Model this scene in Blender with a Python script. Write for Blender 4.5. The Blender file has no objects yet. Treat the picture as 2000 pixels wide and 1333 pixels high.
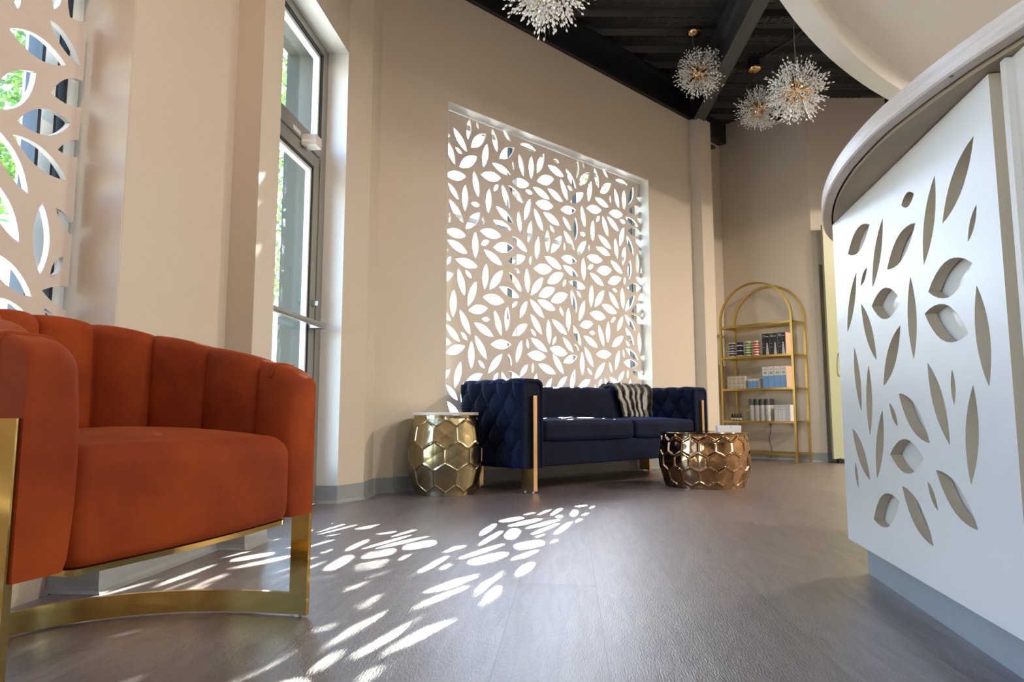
import bpy, bmesh, math, random
from mathutils import Vector, Matrix, noise
random.seed(7)
PI=math.pi
scn=bpy.context.scene
COL=scn.collection
# ------------------------------------------------------------------ camera (24 mm lens, 0.5 m above the floor, tilted up)
FP=1333.0; CH=0.5; PT=math.atan(144.5/FP)
cam=bpy.data.cameras.new('camera'); camo=bpy.data.objects.new('camera',cam); COL.objects.link(camo)
cam.sensor_width=36; cam.lens=36*FP/2000; cam.clip_start=0.02; cam.clip_end=200
camo.location=(0,0,CH); camo.rotation_euler=(PI/2+PT,0,0); scn.camera=camo
def ray(x,y):
    a=(x-1000)/FP; b=-(y-666.5)/FP
    return Vector((a, math.cos(PT)-b*math.sin(PT), math.sin(PT)+b*math.cos(PT)))
C0=Vector((0,0,CH))
def onz(x,y,z=0.0):
    d=ray(x,y); return C0+d*((z-CH)/d.z)
def onplane(x,y,p,n):
    d=ray(x,y); return C0+d*((p-C0).dot(n)/d.dot(n))
# local frames: S = wall with the big leaf screen, A = entrance wall on the left
S0=Vector((-.882,4.388,0)); SD=Vector((.727,.687,0)).normalized(); SN=Vector((SD.y,-SD.x,0))
A0=Vector((-1.168,1.998,0)); UD=Vector((.089,.996,0)).normalized(); UN=Vector((UD.y,-UD.x,0))
Z=Vector((0,0,1))
def Sp(s,d,z=0): return S0+SD*s+SN*d+Z*z
def Ap(u,w,z=0): return A0+UD*u-UN*w+Z*z          # w = depth into the wall (outwards)
def Sat(x,y,d):
    p=onplane(x,y,S0+SN*d,SN); return (p-S0).dot(SD),p.z
def Aat(x,y,w):
    p=onplane(x,y,A0-UN*w,UN); return (p-A0).dot(UD),p.z

# ------------------------------------------------------------------ materials
MATS={}
def nm(name):
    m=bpy.data.materials.new(name); m.use_nodes=True; nt=m.node_tree
    b=nt.nodes['Principled BSDF']; MATS[name]=m
    return m,nt,b
def setp(b,**k):
    for a,v in k.items():
        a={'base':'Base Color','rough':'Roughness','metal':'Metallic','spec':'Specular IOR Level','sheen':'Sheen Weight','coat':'Coat Weight','sheenr':'Sheen Roughness','sheent':'Sheen Tint','trans':'Transmission Weight','ior':'IOR','coatr':'Coat Roughness'}[a]
        if a in ('Base Color','Sheen Tint'): v=(*v,1)
        b.inputs[a].default_value=v
def add_bump(nt,b,scale,strength,dist=.002,detail=4,coord='Object',stretch=None):
    tc=nt.nodes.new('ShaderNodeTexCoord'); n=nt.nodes.new('ShaderNodeTexNoise'); bp=nt.nodes.new('ShaderNodeBump')
    n.inputs['Scale'].default_value=scale; n.inputs['Detail'].default_value=detail
    src=tc.outputs[coord]
    if stretch:
        mp=nt.nodes.new('ShaderNodeMapping'); mp.inputs['Scale'].default_value=stretch
        nt.links.new(src,mp.inputs[0]); src=mp.outputs[0]
    nt.links.new(src,n.inputs['Vector']); nt.links.new(n.outputs['Fac'],bp.inputs['Height'])
    bp.inputs['Strength'].default_value=strength; bp.inputs['Distance'].default_value=dist
    nt.links.new(bp.outputs[0],b.inputs['Normal']); return n
def simple(name,base,rough=.5,metal=0,bump=None,var=0,vscale=6,**k):
    m,nt,b=nm(name); setp(b,base=base,rough=rough,metal=metal,**k)
    if bump: add_bump(nt,b,*bump)
    if var:
        tc=nt.nodes.new('ShaderNodeTexCoord'); n=nt.nodes.new('ShaderNodeTexNoise'); n.inputs['Scale'].default_value=vscale
        r=nt.nodes.new('ShaderNodeMix'); r.data_type='RGBA'
        r.inputs[6].default_value=(*[c*(1-var) for c in base],1); r.inputs[7].default_value=(*[min(1,c*(1+var)) for c in base],1)
        nt.links.new(tc.outputs['Object'],n.inputs['Vector']); nt.links.new(n.outputs['Fac'],r.inputs[0]); nt.links.new(r.outputs[2],b.inputs['Base Color'])
    return m
M=MATS
simple('wall_paint',(.575,.515,.43),.6,bump=(180,.08,.001))
simple('reveal_paint',(.74,.73,.69),.35,bump=(90,.1,.001))
simple('screen_white',(.56,.51,.47),.45,bump=(60,.05,.001))
simple('cove_gray',(.27,.29,.30),.4,spec=.5)
simple('black_steel',(.012,.013,.015),.45,bump=(40,.1,.002))
simple('deck_black',(.022,.023,.024),.45)
simple('beam_gray',(.035,.038,.042),.42,bump=(60,.05,.001))
simple('soffit_white',(.70,.71,.69),.6,bump=(150,.05,.001))
simple('frame_alu',(.30,.30,.28),.38,metal=.55)
simple('frame_white',(.72,.78,.78),.4)
simple('gasket_black',(.01,.012,.014),.5)
simple('counter_white',(.66,.63,.60),.30,spec=.5)
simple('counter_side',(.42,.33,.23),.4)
simple('panel_cream',(.55,.50,.43),.35)
simple('counter_body',(.66,.64,.61),.08,spec=.6,coat=.6,coatr=.03)
simple('gold_frame',(.62,.47,.16),.28,metal=1,bump=(30,.03,.001))
simple('gold_polished',(.60,.41,.13),.07,metal=1,bump=(9,.05,.004,2))
simple('gold_rose',(.90,.62,.30),.12,metal=1)
simple('gold_side',(.35,.29,.165),.22,metal=1,bump=(14,.10,.006,2))
simple('bronze_gold',(.36,.22,.11),.11,metal=1,bump=(14,.06,.006,2))
simple('brass_strip',(.66,.44,.24),.25,metal=1)
simple('table_top_wood',(.62,.55,.47),.3)
simple('plug_black',(.01,.01,.01),.4)
simple('plastic_white',(.72,.70,.68),.35)
simple('label_white',(.75,.75,.74),.4)
simple('kraft_warmlit',(.66,.45,.32),.6)  # cardboard tan with the warm light on the carton sides mixed in
simple('dark_box',(.02,.028,.04),.3)
simple('pale_blue',(.16,.34,.66),.35)
simple('soft_green',(.25,.45,.28),.4)
simple('jar_blue',(.02,.05,.17),.25)
simple('jar_green',(.10,.30,.03),.25)
simple('jar_red',(.55,.03,.02),.25)
simple('jar_navy',(.01,.03,.12),.25)
simple('cap_gray',(.07,.07,.075),.3)
simple('bottle_gray',(.55,.54,.53),.3)
simple('tube_lilac',(.66,.65,.68),.35)
simple('bottle_black',(.012,.012,.014),.2)
simple('door_green',(.36,.38,.24),.4,bump=(40,.05,.001))
simple('niche_brown',(.42,.34,.25),.6)
simple('asphalt',(.10,.10,.10),.9,var=.3)
simple('concrete',(.50,.48,.44),.85,var=.12,vscale=3)
simple('facade_olive',(.032,.036,.026),.8,var=.08)
simple('far_stucco',(.72,.72,.70),.85,var=.05)
simple('niche_paint',(.46,.40,.31),.6)
simple('bark',(.12,.09,.06),.9,bump=(20,.6,.02))
simple('car_paint',(.05,.07,.10),.15,coat=1)
simple('car_glass',(.02,.03,.04),.05)
simple('rubber',(.02,.02,.02),.8)
simple('hedge_dark',(.05,.12,.03),.8)
def leafmat(name,c):
    m,nt,b=nm(name); setp(b,base=c,rough=.5)
    tl=nt.nodes.new('ShaderNodeBsdfTranslucent'); tl.inputs[0].default_value=(c[0]*1.6,c[1]*1.7,c[2],1)
    mx=nt.nodes.new('ShaderNodeMixShader'); mx.inputs[0].default_value=.5
    nt.links.new(b.outputs[0],mx.inputs[1]); nt.links.new(tl.outputs[0],mx.inputs[2]); nt.links.new(mx.outputs[0],nt.nodes['Material Output'].inputs[0])
leafmat('leaf_green',(.045,.10,.022)); leafmat('leaf_olive',(.06,.11,.04))
def glass(name,tint,rough=.0,f=1.5):
    m=bpy.data.materials.new(name); m.use_nodes=True; nt=m.node_tree; nt.nodes.remove(nt.nodes['Principled BSDF'])
    t=nt.nodes.new('ShaderNodeBsdfTransparent'); t.inputs[0].default_value=(*tint,1)
    g=nt.nodes.new('ShaderNodeBsdfGlossy'); g.inputs['Roughness'].default_value=rough
    fr=nt.nodes.new('ShaderNodeLayerWeight'); pw=nt.nodes.new('ShaderNodeMath'); pw.operation='POWER'; pw.inputs[1].default_value=5
    ma=nt.nodes.new('ShaderNodeMath'); ma.operation='MULTIPLY_ADD'; ma.inputs[1].default_value=.9; ma.inputs[2].default_value=.035
    nt.links.new(fr.outputs['Facing'],pw.inputs[0]); nt.links.new(pw.outputs[0],ma.inputs[0])
    mx=nt.nodes.new('ShaderNodeMixShader'); nt.links.new(ma.outputs[0],mx.inputs[0]); nt.links.new(t.outputs[0],mx.inputs[1]); nt.links.new(g.outputs[0],mx.inputs[2])
    nt.links.new(mx.outputs[0],nt.nodes['Material Output'].inputs[0]); MATS[name]=m
glass('window_glass',(.93,.97,.95)); glass('shelf_glass',(.86,.90,.86)); glass('clear_plastic',(.85,.85,.85),.05)
# crystals: bright clear beads
m,nt,b=nm('crystal'); setp(b,base=(.92,.92,.90),rough=.08,spec=1.0,coat=1)
m,nt,b=nm('wire'); setp(b,base=(.62,.62,.60),rough=.25,metal=.9)
def velvet(name,c1,c2,tint,sheen=1.0,rough=.75):
    m,nt,b=nm(name); setp(b,rough=rough,sheen=sheen,sheenr=.35,sheent=tint,spec=.15)
    tc=nt.nodes.new('ShaderNodeTexCoord'); n=nt.nodes.new('ShaderNodeTexNoise'); n.inputs['Scale'].default_value=3.2; n.inputs['Detail'].default_value=5; n.inputs['Roughness'].default_value=.6
    r=nt.nodes.new('ShaderNodeValToRGB'); r.color_ramp.elements[0].position=.36; r.color_ramp.elements[1].position=.66
    r.color_ramp.elements[0].color=(*c1,1); r.color_ramp.elements[1].color=(*c2,1)
    nt.links.new(tc.outputs['Object'],n.inputs['Vector']); nt.links.new(n.outputs['Fac'],r.inputs[0]); nt.links.new(r.outputs[0],b.inputs['Base Color'])
    n2=nt.nodes.new('ShaderNodeTexNoise'); n2.inputs['Scale'].default_value=500; bp=nt.nodes.new('ShaderNodeBump'); bp.inputs['Strength'].default_value=.15; bp.inputs['Distance'].default_value=.001
    nt.links.new(tc.outputs['Object'],n2.inputs['Vector']); nt.links.new(n2.outputs['Fac'],bp.inputs['Height']); nt.links.new(bp.outputs[0],b.inputs['Normal'])
velvet('velvet_orange',(.19,.026,.005),(.31,.052,.008),(1,.35,.12),.22)
velvet('velvet_blue',(.0014,.003,.011),(.0036,.0095,.034),(.12,.25,1),.22)
# floor: grey brown vinyl planks
m,nt,b=nm('plank_floor')
tc=nt.nodes.new('ShaderNodeTexCoord'); mp=nt.nodes.new('ShaderNodeMapping')
ang=math.radians(85.2); pl=onz(1150,1053); yy=-math.sin(ang)*pl.x+math.cos(ang)*pl.y
mp.inputs['Rotation'].default_value=(0,0,-ang); mp.inputs['Location'].default_value=(.35,-yy+.229*20,0)
nt.links.new(tc.outputs['Object'],mp.inputs[0])
br=nt.nodes.new('ShaderNodeTexBrick'); br.offset=.37; br.inputs['Scale'].default_value=1; br.inputs['Brick Width'].default_value=1.5; br.inputs['Row Height'].default_value=.229
br.inputs['Mortar Size'].default_value=.0011; br.inputs['Mortar Smooth'].default_value=.2; br.inputs['Bias'].default_value=0
br.inputs['Color1'].default_value=(.115,.091,.092,1); br.inputs['Color2'].default_value=(.160,.130,.130,1); br.inputs['Mortar'].default_value=(.02,.016,.014,1)
nt.links.new(mp.outputs[0],br.inputs['Vector'])
m2=nt.nodes.new('ShaderNodeMapping'); m2.inputs['Scale'].default_value=(1.2,9,1); nt.links.new(mp.outputs[0],m2.inputs[0])
n=nt.nodes.new('ShaderNodeTexNoise'); n.inputs['Scale'].default_value=4; n.inputs['Detail'].default_value=8; n.inputs['Roughness'].default_value=.65; n.inputs['Distortion'].default_value=.6
nt.links.new(m2.outputs[0],n.inputs['Vector'])
r=nt.nodes.new('ShaderNodeValToRGB'); r.color_ramp.elements[0].position=.3; r.color_ramp.elements[1].position=.7
r.color_ramp.elements[0].color=(.55,.55,.56,1); r.color_ramp.elements[1].color=(1.45,1.4,1.38,1); nt.links.new(n.outputs['Fac'],r.inputs[0])
mx=nt.nodes.new('ShaderNodeMix'); mx.data_type='RGBA'; mx.blend_type='MULTIPLY'; mx.inputs[0].default_value=1
nt.links.new(br.outputs['Color'],mx.inputs[6]); nt.links.new(r.outputs[0],mx.inputs[7]); nt.links.new(mx.outputs[2],b.inputs['Base Color'])
n3=nt.nodes.new('ShaderNodeTexNoise'); n3.inputs['Scale'].default_value=60; n3.inputs['Detail'].default_value=6
m3=nt.nodes.new('ShaderNodeMapping'); m3.inputs['Scale'].default_value=(1,5,1); nt.links.new(mp.outputs[0],m3.inputs[0]); nt.links.new(m3.outputs[0],n3.inputs['Vector'])
bp=nt.nodes.new('ShaderNodeBump'); bp.inputs['Strength'].default_value=.85; bp.inputs['Distance'].default_value=.0025
mm=nt.nodes.new('ShaderNodeMath'); mm.operation='SUBTRACT'; nt.links.new(n3.outputs['Fac'],mm.inputs[0]); nt.links.new(br.outputs['Fac'],mm.inputs[1])
nt.links.new(mm.outputs[0],bp.inputs['Height']); nt.links.new(bp.outputs[0],b.inputs['Normal'])
setp(b,rough=.38,spec=.9,coat=.6,coatr=.36)
# laminate wood for the counter edge, plywood under it
def wood(name,c1,c2,rough,scale=(1,14,14),ns=3):
    m,nt,b=nm(name); setp(b,rough=rough)
    tc=nt.nodes.new('ShaderNodeTexCoord'); mp=nt.nodes.new('ShaderNodeMapping'); mp.inputs['Scale'].default_value=scale
    n=nt.nodes.new('ShaderNodeTexNoise'); n.inputs['Scale'].default_value=ns; n.inputs['Detail'].default_value=8; n.inputs['Distortion'].default_value=.8
    r=nt.nodes.new('ShaderNodeValToRGB'); r.color_ramp.elements[0].position=.3; r.color_ramp.elements[1].position=.7
    r.color_ramp.elements[0].color=(*c1,1); r.color_ramp.elements[1].color=(*c2,1)
    nt.links.new(tc.outputs['Object'],mp.inputs[0]); nt.links.new(mp.outputs[0],n.inputs['Vector']); nt.links.new(n.outputs['Fac'],r.inputs[0]); nt.links.new(r.outputs[0],b.inputs['Base Color'])
wood('laminate_wood',(.46,.38,.33),(.62,.53,.47),.28,(2,2,40),2)
wood('plywood',(.26,.20,.14),(.36,.28,.20),.6,(3,1,1),2)
# zebra fur
m,nt,b=nm('zebra_fur'); setp(b,rough=.9,sheen=.6,spec=.1)
tc=nt.nodes.new('ShaderNodeTexCoord'); mp=nt.nodes.new('ShaderNodeMapping'); w=nt.nodes.new('ShaderNodeTexWave'); w.wave_type='BANDS'; w.bands_direction='X'
w.inputs['Scale'].default_value=1.75; w.inputs['Distortion'].default_value=6.5; w.inputs['Detail'].default_value=2.5; w.inputs['Detail Scale'].default_value=1.3
mp.inputs['Scale'].default_value=(1,.35,.35)
r=nt.nodes.new('ShaderNodeValToRGB'); r.color_ramp.elements[0].position=.44; r.color_ramp.elements[1].position=.50
r.color_ramp.elements[0].color=(.012,.010,.010,1); r.color_ramp.elements[1].color=(.70,.68,.64,1)
nt.links.new(tc.outputs['UV'],mp.inputs[0]); nt.links.new(mp.outputs[0],w.inputs['Vector']); nt.links.new(w.outputs['Fac'],r.inputs[0]); nt.links.new(r.outputs[0],b.inputs['Base Color'])

# ------------------------------------------------------------------ mesh helpers
class MB:
    def __init__(s): s.v=[]; s.f=[]; s.m=[]; s.uv=None
    def add(s,vs,fs,mi=0):
        o=len(s.v); s.v+= [Vector(v) for v in vs]; s.f+=[tuple(i+o for i in f) for f in fs]; s.m+=[mi]*len(fs); return s
    def box(s,x0,x1,y0,y1,z0,z1,fn=None,mi=0):
        fn=fn or (lambda a,b,c:Vector((a,b,c)))
        vs=[fn(x,y,z) for z in(z0,z1) for x,y in((x0,y0),(x1,y0),(x1,y1),(x0,y1))]
        return s.add(vs,[(0,3,2,1),(4,5,6,7),(0,1,5,4),(1,2,6,5),(2,3,7,6),(3,0,4,7)],mi)
    def prism(s,poly,z0,z1,mi=0,fn=None):
        n=len(poly); fn=fn or (lambda a,b,c:Vector((a,b,c)))
        vs=[fn(p[0],p[1],z0) for p in poly]+[fn(p[0],p[1],z1) for p in poly]
        return s.add(vs,[tuple(range(n))[::-1],tuple(range(n,2*n))]+[(i,(i+1)%n,n+(i+1)%n,n+i) for i in range(n)],mi)
    def grid(s,P,closeu=False,closev=False,mi=0):
        nu=len(P); nv=len(P[0]); vs=[p for r in P for p in r]; fs=[]
        for i in range(nu if closeu else nu-1):
            for j in range(nv if closev else nv-1):
                a=i*nv+j; b_=((i+1)%nu)*nv+j; c=((i+1)%nu)*nv+(j+1)%nv; d=i*nv+(j+1)%nv
                fs.append((a,b_,c,d))
        return s.add(vs,fs,mi)
    def tube(s,path,r,n=10,cap=True,mi=0,rs=None,sq=False):
        P=[]; path=[Vector(p) for p in path]; up=None
        for i,p in enumerate(path):
            t=(path[min(i+1,len(path)-1)]-path[max(i-1,0)]).normalized()
            if up is None:
                up=Vector((0,0,1)) if abs(t.z)<.9 else Vector((1,0,0))
            a=t.cross(up).normalized(); up=a.cross(t).normalized()
            rr=rs[i] if rs else r
            if sq: P.append([p+(a*x+up*y)*rr for x,y in((-1,-1),(1,-1),(1,1),(-1,1))])
            else: P.append([p+(a*math.cos(2*PI*k/n)+up*math.sin(2*PI*k/n))*rr for k in range(n)])
        k=len(P[0]); s.grid(P,closev=True,mi=mi)
        if cap:
            o=len(s.v)-len(P)*k; s.f+=[tuple(o+i for i in range(k))[::-1],tuple(o+(len(P)-1)*k+i for i in range(k))]; s.m+=[mi,mi]
        return s
    def lathe(s,prof,n=48,c=(0,0,0),mi=0,cap=True):
        c=Vector(c); P=[[c+Vector((r*math.cos(2*PI*k/n),r*math.sin(2*PI*k/n),z)) for k in range(n)] for r,z in prof]
        s.grid(P,closev=True,mi=mi)
        if cap:
            o=len(s.v)-len(P)*n
            if prof[0][0]>1e-6: s.f.append(tuple(o+i for i in range(n))[::-1]); s.m.append(mi)
            if prof[-1][0]>1e-6: s.f.append(tuple(o+(len(P)-1)*n+i for i in range(n))); s.m.append(mi)
        return s
    def rbox(s,cx,cy,cz,hx,hy,hz,r,n=10,fn=None,warp=None,mi=0):
        fn=fn or (lambda a,b,c:Vector((a,b,c)))
        def pt(q):
            o=[]; 
            h=(hx,hy,hz)
            # surface point on cube grid -> rounded box (denser near the edges)
            p=[max(-1,min(1,q[i]))*h[i] for i in range(3)]
            inn=[max(-(h[i]-r),min(h[i]-r,p[i])) for i in range(3)]
            d=Vector([p[i]-inn[i] for i in range(3)])
            if d.length>1e-9: d=d.normalized()*r
            res=Vector(inn)+d
            if warp: res=warp(res)
            return fn(res.x+cx,res.y+cy,res.z+cz)
        def ticks(h):
            k=max(3,n//3); a=[-h+r*(1-math.cos(PI/2*i/k)) if False else -h+r*math.tan(PI/4*i/k) for i in range(k)]
            a=[-h+ (r-r*math.tan(PI/4*(1-i/k))) for i in range(k)]
            mid=[-h+r+(2*h-2*r)*i/n for i in range(n+1)]
            return [t/h for t in a+mid+[-x for x in reversed(a)]]
        T=[ticks(hx),ticks(hy),ticks(hz)]
        for ax in range(3):
            b_,c=(ax+1)%3,(ax+2)%3
            for sg in(-1,1):
                P=[]
                for tb in T[b_]:
                    row=[]
                    for t_c in T[c]:
                        q=[0,0,0]; q[ax]=sg; q[b_]=tb; q[c]=t_c; row.append(pt(q))
                    P.append(row)
                s.grid(P,mi=mi)
        return s
    def build(s,name,mats,parent=None,smooth=None,local=None,merge=True):
        me=bpy.data.meshes.new(name); me.from_pydata([tuple(v) for v in s.v],[],s.f)
        if not isinstance(mats,(list,tuple)): mats=[mats]
        for m in mats: me.materials.append(MATS[m])
        for p,mi in zip(me.polygons,s.m): p.material_index=mi
        bm=bmesh.new(); bm.from_mesh(me)
        if merge: bmesh.ops.remove_doubles(bm,verts=bm.verts,dist=1e-5)
        bmesh.ops.recalc_face_normals(bm,faces=bm.faces)
        if smooth is not None:
            for f in bm.faces: f.smooth=True
            lim=math.radians(smooth)
            for e in bm.edges:
                if len(e.link_faces)==2 and e.calc_face_angle(0)>lim: e.smooth=False
        bm.to_mesh(me); bm.free()
        o=bpy.data.objects.new(name,me); COL.objects.link(o)
        if parent is not None: o.parent=parent
        return o
def thing(name,label,cat,loc=(0,0,0),rot=0,group=None):
    o=bpy.data.objects.new(name,None); COL.objects.link(o); o.location=loc; o.rotation_euler=(0,0,rot); o.empty_display_size=.1
    o['label']=label; o['category']=cat
    if group: o['group']=group
    return o
def tag(o,label,cat,group=None):
    o['label']=label; o['category']=cat
    if group: o['group']=group
    return o
def struct(name,mb,mat,smooth=None,parent=None):
    o=mb.build(name,mat,parent,smooth)
    if parent is None: o['kind']='structure'
    return o
def recenter(o):
    """give a world-space mesh an origin at its base centre"""
    me=o.data; xs=[v.co.x for v in me.vertices]; ys=[v.co.y for v in me.vertices]; zs=[v.co.z for v in me.vertices]
    c=Vector(((min(xs)+max(xs))/2,(min(ys)+max(ys))/2,min(zs)))
    me.transform(Matrix.Translation(-c)); o.location=c; return o
def dup(root,loc=None,rot=None,label=None):
    r=root.copy(); COL.objects.link(r)
    if loc is not None: r.location=loc
    if rot is not None: r.rotation_euler=(0,0,rot)
    if label: r['label']=label
    for ch in [c for c in root.children]:
        c=ch.copy(); COL.objects.link(c); c.parent=r
        for g in [q for q in ch.children]:
            d=g.copy(); COL.objects.link(d); d.parent=c
    return r
# a sheet with leaf shaped holes, built as a filled 2D curve and turned into a mesh
def leafpoly(x1,z1,x2,z2,ratio,n=9):
    ratio=ratio*(.97 if ratio<.33 else .88)
    a=Vector((x1,z1)); b=Vector((x2,z2)); L=(b-a).length; t=(b-a)/L; nn=Vector((-t.y,t.x)); h=L*ratio/2
    up=[a+t*(L*i/n)+nn*h*(math.sin(PI*i/n)**.85) for i in range(n+1)]
    dn=[a+t*(L*i/n)-nn*h*(math.sin(PI*i/n)**.85) for i in range(n-1,0,-1)]
    return [(p.x,p.y) for p in up+dn]
def clip(poly,x0,x1,z0,z1):
    def c1(P,ins,inter):
        o=[]
        for i in range(len(P)):
            p,q=P[i-1],P[i]
            if ins(q):
                if not ins(p): o.append(inter(p,q))
                o.append(q)
            elif ins(p): o.append(inter(p,q))
        return o
    def ix(v): return lambda p,q:(v,p[1]+(q[1]-p[1])*(v-p[0])/(q[0]-p[0]))
    def iz(v): return lambda p,q:(p[0]+(q[0]-p[0])*(v-p[1])/(q[1]-p[1]),v)
    for ins,inter in((lambda p:p[0]>=x0,ix(x0)),(lambda p:p[0]<=x1,ix(x1)),(lambda p:p[1]>=z0,iz(z0)),(lambda p:p[1]<=z1,iz(z1))):
        if len(poly)<3: return []
        poly=c1(poly,ins,inter)
    return poly if len(poly)>=3 else []
def inside(p,poly):
    r=False
    for i in range(len(poly)):
        a,b=poly[i-1],poly[i]
        if (a[1]>p[1])!=(b[1]>p[1]) and p[0]<(b[0]-a[0])*(p[1]-a[1])/(b[1]-a[1])+a[0]: r=not r
    return r
def overlaps(P,Q):
    if min(p[0] for p in P)>max(q[0] for q in Q) or max(p[0] for p in P)<min(q[0] for q in Q) or min(p[1] for p in P)>max(q[1] for q in Q) or max(p[1] for p in P)<min(q[1] for q in Q): return False
    if any(inside(p,Q) for p in P) or any(inside(q,P) for q in Q): return True
    def o3(a,b,c): return (b[0]-a[0])*(c[1]-a[1])-(b[1]-a[1])*(c[0]-a[0])
    for i in range(len(P)):
        a,b=P[i-1],P[i]
        for j in range(len(Q)):
            c,d=Q[j-1],Q[j]
            if (o3(a,b,c)>0)!=(o3(a,b,d)>0) and (o3(c,d,a)>0)!=(o3(c,d,b)>0): return True
    return False
def sheet(name,outer,holes,fn,t0,t1,mats,parent=None,edge=None,nrm=None):
    """outer: polygon (x,z); holes: polygons; fn(x,t,z)->world; t0..t1 thickness"""
    from mathutils.geometry import delaunay_2d_cdt
    vs=[];fs=[]
    for P in [outer]+holes:
        o=len(vs); k_=len(P); vs+=[Vector(p) for p in P]; fs+=[(o+i,o+(i+1)%k_) for i in range(k_)]
    V,E,F,_,_,_=delaunay_2d_cdt(vs,fs,[],0,1e-6)
    BB=[(min(p[0] for p in H),max(p[0] for p in H),min(p[1] for p in H),max(p[1] for p in H),H) for H in holes]
    tri=[]
    for f in F:
        c=((V[f[0]].x+V[f[1]].x+V[f[2]].x)/3,(V[f[0]].y+V[f[1]].y+V[f[2]].y)/3)
        if not any(a<=c[0]<=b and d<=c[1]<=e and inside(c,H) for a,b,d,e,H in BB): tri.append(list(f))
    used=sorted({i for f in tri for i in f}); mp={k:i for i,k in enumerate(used)}; n=len(used)
    pts=[fn(V[k].x,t0,V[k].y) for k in used]+[fn(V[k].x,t1,V[k].y) for k in used]
    faces=[tuple(mp[i] for i in f)[::-1] for f in tri]+[tuple(mp[i]+n for i in f) for f in tri]
    cnt={}
    for f in tri:
        for a,b in zip(f,f[1:]+f[:1]): cnt[(a,b)]=1
    for a,b in cnt:
        if (b,a) not in cnt: faces.append((mp[a],mp[b],mp[b]+n,mp[a]+n))
    me=bpy.data.meshes.new(name); me.from_pydata([tuple(p) for p in pts],[],faces)
    bm=bmesh.new(); bm.from_mesh(me); bmesh.ops.recalc_face_normals(bm,faces=bm.faces); bm.to_mesh(me); bm.free(); me.materials.append(MATS[mats])
    if edge:
        me.materials.append(MATS[edge])
        for p in me.polygons:
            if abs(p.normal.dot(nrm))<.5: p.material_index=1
    ob=bpy.data.objects.new(name,me); COL.objects.link(ob)
    if parent is not None: ob.parent=parent
    return ob
# leaf cut-outs, traced tip to tip
Z2=[(208,150,195,300),(365,220,403,390),(255,170,272,232,.4),(440,230,495,315,.35),(92,212,190,388),(217,353,322,258,.42),(105,350,157,402,.42),(332,325,304,495),
(417,430,522,355,.42),(562,328,676,378,.36),(40,290,106,478),(135,490,263,418,.42),(365,462,498,548),(508,450,516,518,.3),(553,395,592,565),(642,412,641,580),(730,395,682,535,.36),
(795,437,838,462,.5),(757,478,872,560,.36),(38,545,185,558,.42),(236,518,270,708),(287,545,430,570,.42),(410,613,378,660,.5),(500,592,632,615,.42),(682,590,802,575,.45),
(55,600,136,727),(177,613,175,805),(346,640,338,820),(435,612,487,790),(478,618,590,748),(600,655,653,680,.5),(652,632,772,718),(755,640,864,738),
(672,745,797,770,.45),(636,712,593,868),(660,780,725,948),(725,808,843,903,.36),(62,712,166,888),(66,812,68,892,.3),(180,925,285,812,.4),(218,748,282,760,.5),(303,838,305,905,.35),
(392,765,517,890),(372,865,505,938,.36),(551,797,570,970),(770,895,805,958,.42),(643,865,620,1030),(755,930,757,1098),(857,975,780,1095,.4),(38,938,185,975,.42),(282,940,432,978,.4),
(247,943,249,1138),(50,1003,195,1100,.36),(288,1038,347,1010,.5),(375,1058,518,1058,.45),(505,977,620,1093),(690,978,678,1145),(307,1072,440,1185),(478,1158,607,1125,.42),(640,1115,632,1183,.4),
(735,1118,858,1210,.36),(108,1140,267,1195,.36),(75,1118,48,1180,.45)]
Z3=[(813,110,975,118,.45),(640,110,698,148,.45),(597,140,712,318),(752,103,762,325),(787,340,895,188,.36),(930,235,1073,152,.42),(855,350,1000,283,.42),(960,395,1110,335,.42),
(515,270,690,362,.36),(545,125,428,292,.36),(400,65,385,295),(217,122,275,197,.42),(155,108,212,350),(315,220,240,437),(118,290,110,535),(372,355,560,400,.42),(617,450,673,398,.45),
(845,385,1002,470,.36),(778,375,902,542),(755,388,690,540,.36),(247,475,415,455,.42),(168,465,262,688),(360,548,432,555,.5),(470,470,532,697),(585,437,577,662),(292,577,462,702),
(180,660,235,735,.42),(45,590,170,750),(45,845,217,785,.4),(270,738,270,982),(300,690,403,900),(437,768,617,770,.4),(622,695,762,592,.4),(708,730,660,930),(752,720,765,810,.35),
(785,713,932,835),(783,503,885,687),(937,550,948,770),(785,635,833,700,.42),(1007,698,975,772,.42),(970,552,1103,687),(1037,440,1067,525,.4),(757,855,920,878,.42),(950,803,1105,850,.42),
(975,850,1072,1028),(540,850,415,1018),(330,908,387,978,.42),(180,915,125,1150),(370,1025,215,1110,.38),(763,940,690,1050,.38),(805,928,800,1020,.3),(850,940,1005,1025),(590,848,620,960),
(835,1020,815,1190),(970,1060,905,1190),(1100,1045,1010,1160,.36)]
Z1=[(-30,-20,5,40),(65,-60,72,38,.5),(245,-60,220,40,.4),(285,70,380,-60,.7),(37,115,270,265,.36),(200,72,328,270,.34),(-40,440,148,295,.42),(207,378,400,378,.45),(70,493,290,500,.4),
(235,610,380,600,.36),(52,547,272,733,.3),(-40,500,115,790,.34),(-60,700,78,990,.32),(173,823,163,1122,.3),(228,847,320,970,.4),(205,1130,257,1045,.42),(-70,1010,130,1210,.34),
(170,1182,400,1260,.36),(-90,1225,107,1278,.36),(180,1255,270,1400,.34)]
SKY=2.2; SUNP=110.0; EXPO=.42
WARM=(1,.88,.74)
FILL_LAMPS=[(3.6,2.2,3.15,85,WARM),(3.0,.0,3.15,55,WARM),(.4,-1.4,4.0,110,(1,.64,.43)),(4.6,5.0,3.15,160,(1,.84,.66)),(.6,1.6,4.0,10,WARM),(6.0,3.5,3.15,60,WARM)]  # fill lights added out of view, warm ones for the walls
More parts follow.
